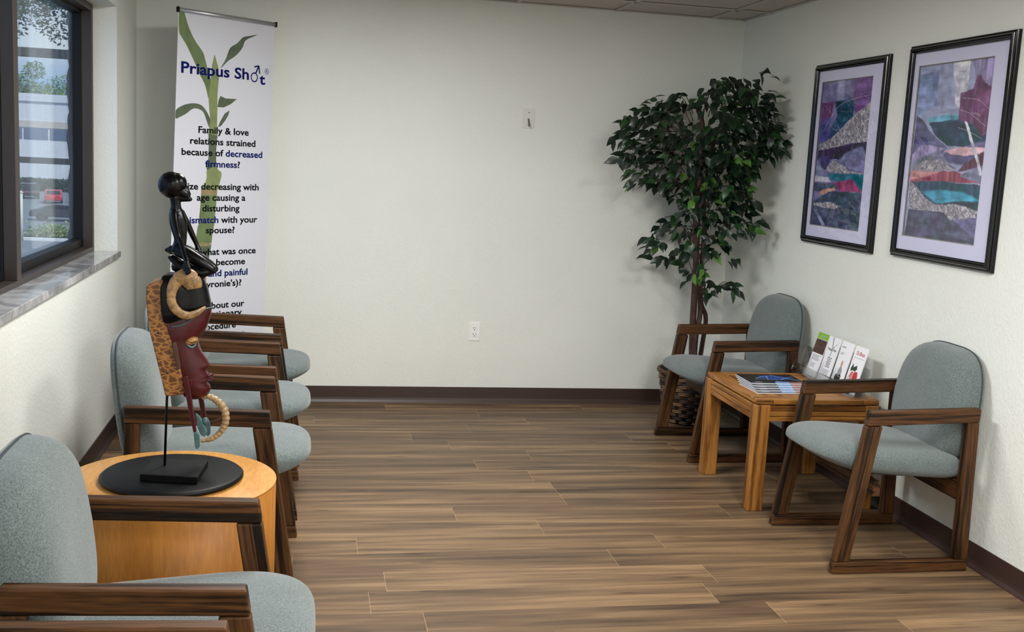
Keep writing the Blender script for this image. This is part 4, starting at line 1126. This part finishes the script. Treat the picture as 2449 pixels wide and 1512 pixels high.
def tp(px, py, y): return tl(at(px, py, y=y))
tk = MB()
stems = [[(1655,880,-.43,.018),(1656,800,-.44,.017),(1660,720,-.45,.017),(1664,640,-.44,.016),(1668,520,-.43,.016),(1676,400,-.42,.014),(1680,300,-.42,.012),(1668,262,-.42,.010)],
         [(1670,880,-.42,.013),(1680,820,-.40,.012),(1688,760,-.39,.012),(1676,720,-.41,.012),(1678,640,-.42,.012),(1684,560,-.42,.012),(1684,440,-.43,.011),(1700,360,-.44,.010),(1730,310,-.46,.009),(1745,292,-.47,.008)],
         [(1660,880,-.46,.013),(1664,810,-.46,.013),(1674,752,-.44,.013),(1672,690,-.41,.012),(1660,600,-.41,.011),(1664,520,-.40,.010),(1660,420,-.41,.009)]]
for st in stems:
    p = smooth_path(st, 5); tk.tube([tp(x, y, d) for x, y, d, r in p], [r*1.15 for *_, r in p], 10)
tk.build('trunk', m_trunk, tr)
CL = [(330,190,110,50),(240,250,90,50),(140,285,55,40),(105,370,45,38),(200,340,105,55),(330,290,110,80),(115,455,60,20),(215,440,110,55),(330,430,110,80),(190,530,70,38),(150,578,35,22),(290,555,90,60),(345,615,65,55),
      (555,85,35,35),(640,105,110,42),(780,58,38,22),(510,175,65,60),(620,190,110,70),(755,170,80,60),(800,270,55,70),(700,280,110,80),(600,330,100,80),(480,370,110,90),(785,390,55,65),(845,390,40,45),(660,430,110,80),(560,480,120,80),(450,500,100,70),(700,500,65,45),
      (600,580,110,65),(480,620,110,65),(650,640,85,55),(715,690,45,45),(560,700,95,55),(420,700,60,50),(330,775,65,45),(265,845,45,50),(240,915,24,35),(400,795,60,55),(520,800,70,55),(630,790,65,45),(735,765,38,40),(440,885,55,45),(545,890,60,40),(375,935,75,35),(300,950,28,18),(480,995,40,45),(420,1025,35,38),(610,950,35,14),(520,1075,38,38),(590,1065,50,20),(640,1100,28,24)]
lv = MB(); tw = MB(); rr = random.Random(11)
def leaf(p, d, nrm, ln, wd, mi):
    d = d.normalized(); sd = d.cross(nrm)
    if sd.length < .05: sd = d.cross(Vector((1, .3, .2)))
    sd.normalize(); up = sd.cross(d).normalized()
    vs = []
    prof = ((0, .02, 0), (.14, .55, .0), (.36, 1, .02), (.62, .8, .0), (.82, .36, -.05), (1.0, .02, -.14))
    for t, w_, cv in prof:
        c = p + d*ln*t + up*ln*cv
        vs += [c+sd*wd*w_*.5+up*wd*.13*w_, c, c-sd*wd*w_*.5+up*wd*.13*w_]
    fs = []
    for i in range(len(prof)-1):
        a = i*3; fs += [(a, a+3, a+4, a+1), (a+1, a+4, a+5, a+2)]
    lv.add(vs, fs, mi, True)
def clampw(v):
    return Vector((min(v.x, ROOM_W-.03), min(v.y, -.03), v.z))
for (cx, cy, rx, ry) in CL:
    px, py = 1440+cx*.4962, 150+cy*.4962; side = (px-1680)/200
    ymax = -.06
    if px > 1700: ymax = -.30-.50*min(1, (px-1700)/180)
    n = max(4, int(rx*ry/150))
    nt_ = max(1, n//9)
    for q in range(nt_):
        yb = rr.uniform(max(-.80, ymax-.38), ymax) if px > 1600 else rr.uniform(-.62, -.12)
        # a twig that runs outwards and droops, leaves on both sides
        ax, ay = px+rr.uniform(-.6, .6)*rx*.4962, py+rr.uniform(-.6, .6)*ry*.4962
        end = clampw(at(ax, ay, y=yb)); root_ = at(lerp(1676, ax, .35), min(ay+40, 700), y=-.43)
        if rr.random() < .75:
            mid = (Vector(root_)+end)/2 + Vector((0, 0, .05))
            pth = smooth_path([tuple(tl(root_)), tuple(tl(mid)), tuple(tl(end))], 4)
            tw.tube(pth, [lerp(.0032, .0012, i/(len(pth)-1)) for i in range(len(pth))], 5)
    for q in range(n):
        while True:
            a, b = rr.uniform(-1, 1), rr.uniform(-1, 1)
            if a*a+b*b < 1: break
        yb = rr.uniform(max(-.82, ymax-.40), ymax) if px > 1600 else rr.uniform(-.66, -.10)
        if 1640 < px < 1712 and rr.random() < .6: yb = rr.uniform(-.74, -.48)
        p = clampw(at(px+a*rx*.4962, py+b*ry*.4962, y=yb))
        out = Vector((p.x-3.25, (p.y+.43), 0)); out = out.normalized() if out.length > .01 else Vector((1, 0, 0))
        d = out*rr.uniform(.3, 1) + Vector((rr.uniform(-.6, .6), rr.uniform(-.6, .6), rr.uniform(-1.0, .1)))
        if (p.x+d.normalized().x*.08) > ROOM_W-.008: d.x = -abs(d.x)*.4
        if (p.y+d.normalized().y*.08) > -.008: d.y = -abs(d.y)*.4
        nrm = Vector((rr.uniform(-.7, .3), rr.uniform(-.9, .1), rr.uniform(.2, 1)))
        low = (cy > 520)
        mi = rr.choices((0, 1, 2), (.62, .30, .08) if low else (.78, .20, .02))[0]
        ln = rr.uniform(.060, .090); leaf(tl(p), d, nrm, ln, ln*rr.uniform(.46, .58), mi)
def leafm(name, rgb):
    m = plain(name, rgb, .38, .25, 25, spec=.45); return m
lv.build('foliage', [leafm('leaf_dark', (18, 36, 23)), leafm('leaf_mid', (32, 62, 31)), leafm('leaf_new', (74, 112, 42))], tr)
tw.build('twigs', plain('twig', (66, 58, 44), .7), tr)

# ------------------------------------------------------------------ outside the window (the room is one storey up)
GZ = -5.6
struct(MB().box((-160, -30, GZ-.3), (6, 240, GZ)).build('ground', plain('asphalt', (122, 127, 136), .9, .12, .8)))
sc_ = tag(empty('wooden_screen', (-.44, .4, .2)), 'brown wooden screen with two rails outside the window', 'screen')
m_scr = plain('screen_paint', (84, 76, 72), .7, .1, 20)
MB().box((-.42, 0, .05), (-.36, .05, 3.0)).build('post', m_scr, sc_, .003)
rr = random.Random(2)
cz = [(-.226+rr.uniform(-.012, .004), WIN_Z0+.004+i*(WIN_Z1-WIN_Z0-.008)/44) for i in range(45)]
wpart(MB().prism([(x, WIN_Y1-.022, z) for x, z in cz]+[(-.2121, WIN_Y1-.022, WIN_Z1-.004), (-.2121, WIN_Y1-.022, WIN_Z0+.004)], (0, .021, 0)), 'outer_casing', m_scr, 0)
for za, zb in ((1.955, 2.008), (1.338, 1.374)): MB().box((-1.2, .005, za-.2), (.212, .045, zb-.2)).build('rail', m_scr, sc_, .003)
# white office block
YB = 175.0
zt, zb1, zb2, zw1, zw2 = [at(100, p, y=YB).z for p in (228, 290, 306, 308, 334)]
bx = -38.0
bl = tag(empty('office_building', (bx, YB, GZ)), 'long white office building with a dark window band across the car park', 'building')
m_bw = plain('stucco_white', (222, 224, 230), .8, .05, .3); m_bb = plain('beige_band', (206, 194, 184), .8); m_bg = plain('tinted_glass', (96, 112, 142), .15)
MB().box((-60, 0, 0), (34, 14, zt-GZ)).build('wall', m_bw, bl)
MB().box((-60.3, -.3, zt-GZ-1.0), (34.3, 0, zt-GZ+.2)).build('parapet', m_bw, bl)
MB().box((-60, -.15, zb2-GZ), (34, 0, zb1-GZ)).build('beige_band', m_bb, bl)
for k in range(24):
    x = -59+k*3.85; MB().box((x, -.1, zw2-GZ), (x+3.55, 0, zw1-GZ)).build('window', m_bg, bl)
# trees
def out_tree(x, y, zc, rad, n, seed, cols, ls, lab, trunk_h):
    n = int(n*2.6); ls *= .6
    t = tag(empty('shade_tree', (x, y, GZ)), lab, 'tree'); r = random.Random(seed)
    MB().tube([(0, 0, 0), (.1, 0, (zc-GZ)*.5), (0, .1, zc-GZ)], [.35*rad/5, .28*rad/5, .12*rad/5], 10).build('trunk', m_trunk, t)
    f = MB(); blobs = [(r.gauss(0, .45), r.gauss(0, .45), r.gauss(0, .35), r.uniform(.3, .55)) for _ in range(14)]
    for _ in range(n):
        b = r.choice(blobs); v = Vector((r.gauss(0, 1), r.gauss(0, 1), r.gauss(0, 1))).normalized()*b[3]*r.uniform(.6, 1.05)
        p = Vector((b[0]+v.x, b[1]+v.y, (b[2]+v.z)*.85))*rad + Vector((0, 0, zc-GZ))
        a = Vector((r.gauss(0, 1), r.gauss(0, 1), r.gauss(0, .6))).normalized()*ls*r.uniform(.6, 1.2); c = a.cross(Vector((r.gauss(0, 1), r.gauss(0, 1), r.gauss(0, 1)))).normalized()*ls*.5
        f.add([p-a*.5, p+c*.5, p+a*.5, p-c*.5], [(0, 1, 2, 3)], r.randrange(len(cols)))
    f.build('foliage', cols, t)
    return t
tg1 = plain('tree_green', (104, 138, 72), .7, .2, 1); tg2 = plain('tree_light', (142, 168, 104), .7, .2, 1); tg3 = plain('tree_dark', (52, 74, 54), .7, .2, 1); tg4 = plain('tree_mid', (70, 96, 70), .7, .2, 1)
YT = 214.0
p = at(145, 205, y=YT); out_tree(p.x, YT, p.z-4.2, 8.2, 2600, 3, [tg1, tg2, tg1], 1.0, 'broad light green tree behind the white office building', 6)
p = at(58, 205, y=YT+26); out_tree(p.x, YT+26, p.z-2.2, 6.2, 2200, 4, [tg1, tg2, tg4], 1.0, 'green tree at the left behind the white office building', 6)
p = at(112, 205, y=YT+48); out_tree(p.x, YT+48, p.z-7.5, 8, 2200, 9, [tg1, tg4], 1.1, 'lower green tree in the gap behind the white office building', 6)
p = at(92, 18, y=26); out_tree(p.x-.9, 26, p.z+.35, 1.9, 3600, 6, [tg3, tg3, tg4], .22, 'dark leafy tree hanging close outside the window top', 6)
# cars
def car(x, y, rz, body_m, lab, suv=False):
    c = tag(empty('car', (x, y, GZ), rz), lab, 'car'); h = 1.7 if suv else 1.42
    side = [(-2.25, .35), (-2.28, .75), (-2.15, .92), (-1.55, .98), (-.85, h-.03), (.1, h), (.8, h-.06), (1.45, 1.02), (2.1, .92), (2.28, .7), (2.25, .35)]
    MB().prism([(a, -.86, b) for a, b in side], (0, 1.72, 0)).build('body', body_m, c, .12, 3)
    gl = MB()
    for s in (-.875, .865): gl.prism([(a, s, b) for a, b in ((-1.35, 1.0), (-.8, h-.12), (.1, h-.1), (.7, h-.15), (1.2, 1.03))], (0, .01, 0))
    gl.prism([(-1.56, -.7, 1.02), (-1.56, .7, 1.02), (-.93, .64, h-.1), (-.93, -.64, h-.1)], (-.03, 0, .012)); gl.prism([(1.5, -.7, 1.04), (1.5, .7, 1.04), (.87, .64, h-.12), (.87, -.64, h-.12)], (.03, 0, .012))
    gl.build('window', plain('car_glass', (30, 36, 44), .1), c)
    for wx in (-1.4, 1.4):
        for s in (-.88, .68): MB().lathe([(.2, s), (.32, s), (.33, s+.1), (.32, s+.2), (.2, s+.2)], (wx, 0, .33), 24, 0, True, 'Y').build('wheel', m_black, c)
    for s in (-.6, .45):
        MB().box((-2.30, s, .72), (-2.2, s+.3, .86)).build('tail_light', plain('lamp_red', (190, 30, 30), .3), c)
    return c
cr = plain('car_red', (206, 48, 60), .3, coat=.5); ck = plain('car_black', (34, 36, 42), .3, coat=.5); cg = plain('car_grey', (58, 64, 74), .3, coat=.5)
p = at(114, 485, z=GZ); car(p.x+.6, p.y, 1.78, cr, 'red car seen from behind in the car park outside the window')
p = at(70, 480, z=GZ); car(p.x-1.2, p.y+5, 1.9, ck, 'dark parked car left of the red car outside', True)
p = at(135, 528, z=GZ); car(p.x+.3, p.y, PI, cg, 'dark grey car parked sideways, nearest to the window')
# hedge row behind the cars, curb, flowering bush, white post
p = at(100, 470, z=GZ); hg = MB(); r = random.Random(8)
for _ in range(4200):
    q = Vector((r.uniform(-9, 12), r.uniform(0, 2.2), r.uniform(.05, 1.5)))
    a = Vector((r.gauss(0, 1), r.gauss(0, 1), r.gauss(0, 1))).normalized()*.3; c = a.cross(Vector((r.gauss(0, 1), r.gauss(0, 1), r.gauss(0, 1)))).normalized()*.18
    hg.add([q-a, q+c, q+a, q-c], [(0, 1, 2, 3)], 0)
o = hg.build('hedge', tg3, None, loc=(p.x, p.y+12, GZ)); tag(o, 'dark green hedge along the far side of the car park', 'hedge')
a = at(20, 572, z=GZ); b = at(190, 580, z=GZ); yc_ = (a.y+b.y)/2
struct(MB().box((-70, yc_-.15, GZ), (0, yc_+.55, GZ+.16)).build('trim_3', plain('kerb_paint', (226, 226, 230), .8)))
struct(MB().box((-70, yc_+.55, GZ), (0, yc_+4.4, GZ+.10)).build('trim_4', plain('planting_bed', (104, 98, 96), .95, .2, 2)))
p = at(140, 566, z=GZ); bs = MB(); r = random.Random(12)
for _ in range(1500):
    q = Vector((r.gauss(0, .75), r.gauss(0, .35), abs(r.gauss(0, .36))+.06)); a = Vector((r.gauss(0, 1), r.gauss(0, 1), r.gauss(0, 1))).normalized()*.10; c = a.cross(Vector((r.gauss(0, 1), r.gauss(0, 1), 1))).normalized()*.06
    bs.add([q-a, q+c, q+a, q-c], [(0, 1, 2, 3)], r.choices((0, 1, 2), (.45, .35, .2))[0])
o = bs.build('flowering_bush', [tg1, tg2, plain('blossom', (214, 204, 150), .7)], None, loc=(p.x, yc_+1.8, GZ+.10)); tag(o, 'low yellow-green bush behind the white kerb outside', 'bush')
p = at(56, 574, z=GZ); ht = at(56, 462, y=p.y-.4).z-GZ
o = MB().tube([(0, 0, 0), (0, 0, ht)], .13, 12).lathe([(.16, ht), (.16, ht+.08), (.05, ht+.14)], n=16).build('white_post', plain('post_white', (222, 222, 218), .6), None, loc=(p.x, yc_-.4, GZ)); tag(o, 'slim white post standing at the kerb outside the window', 'post')
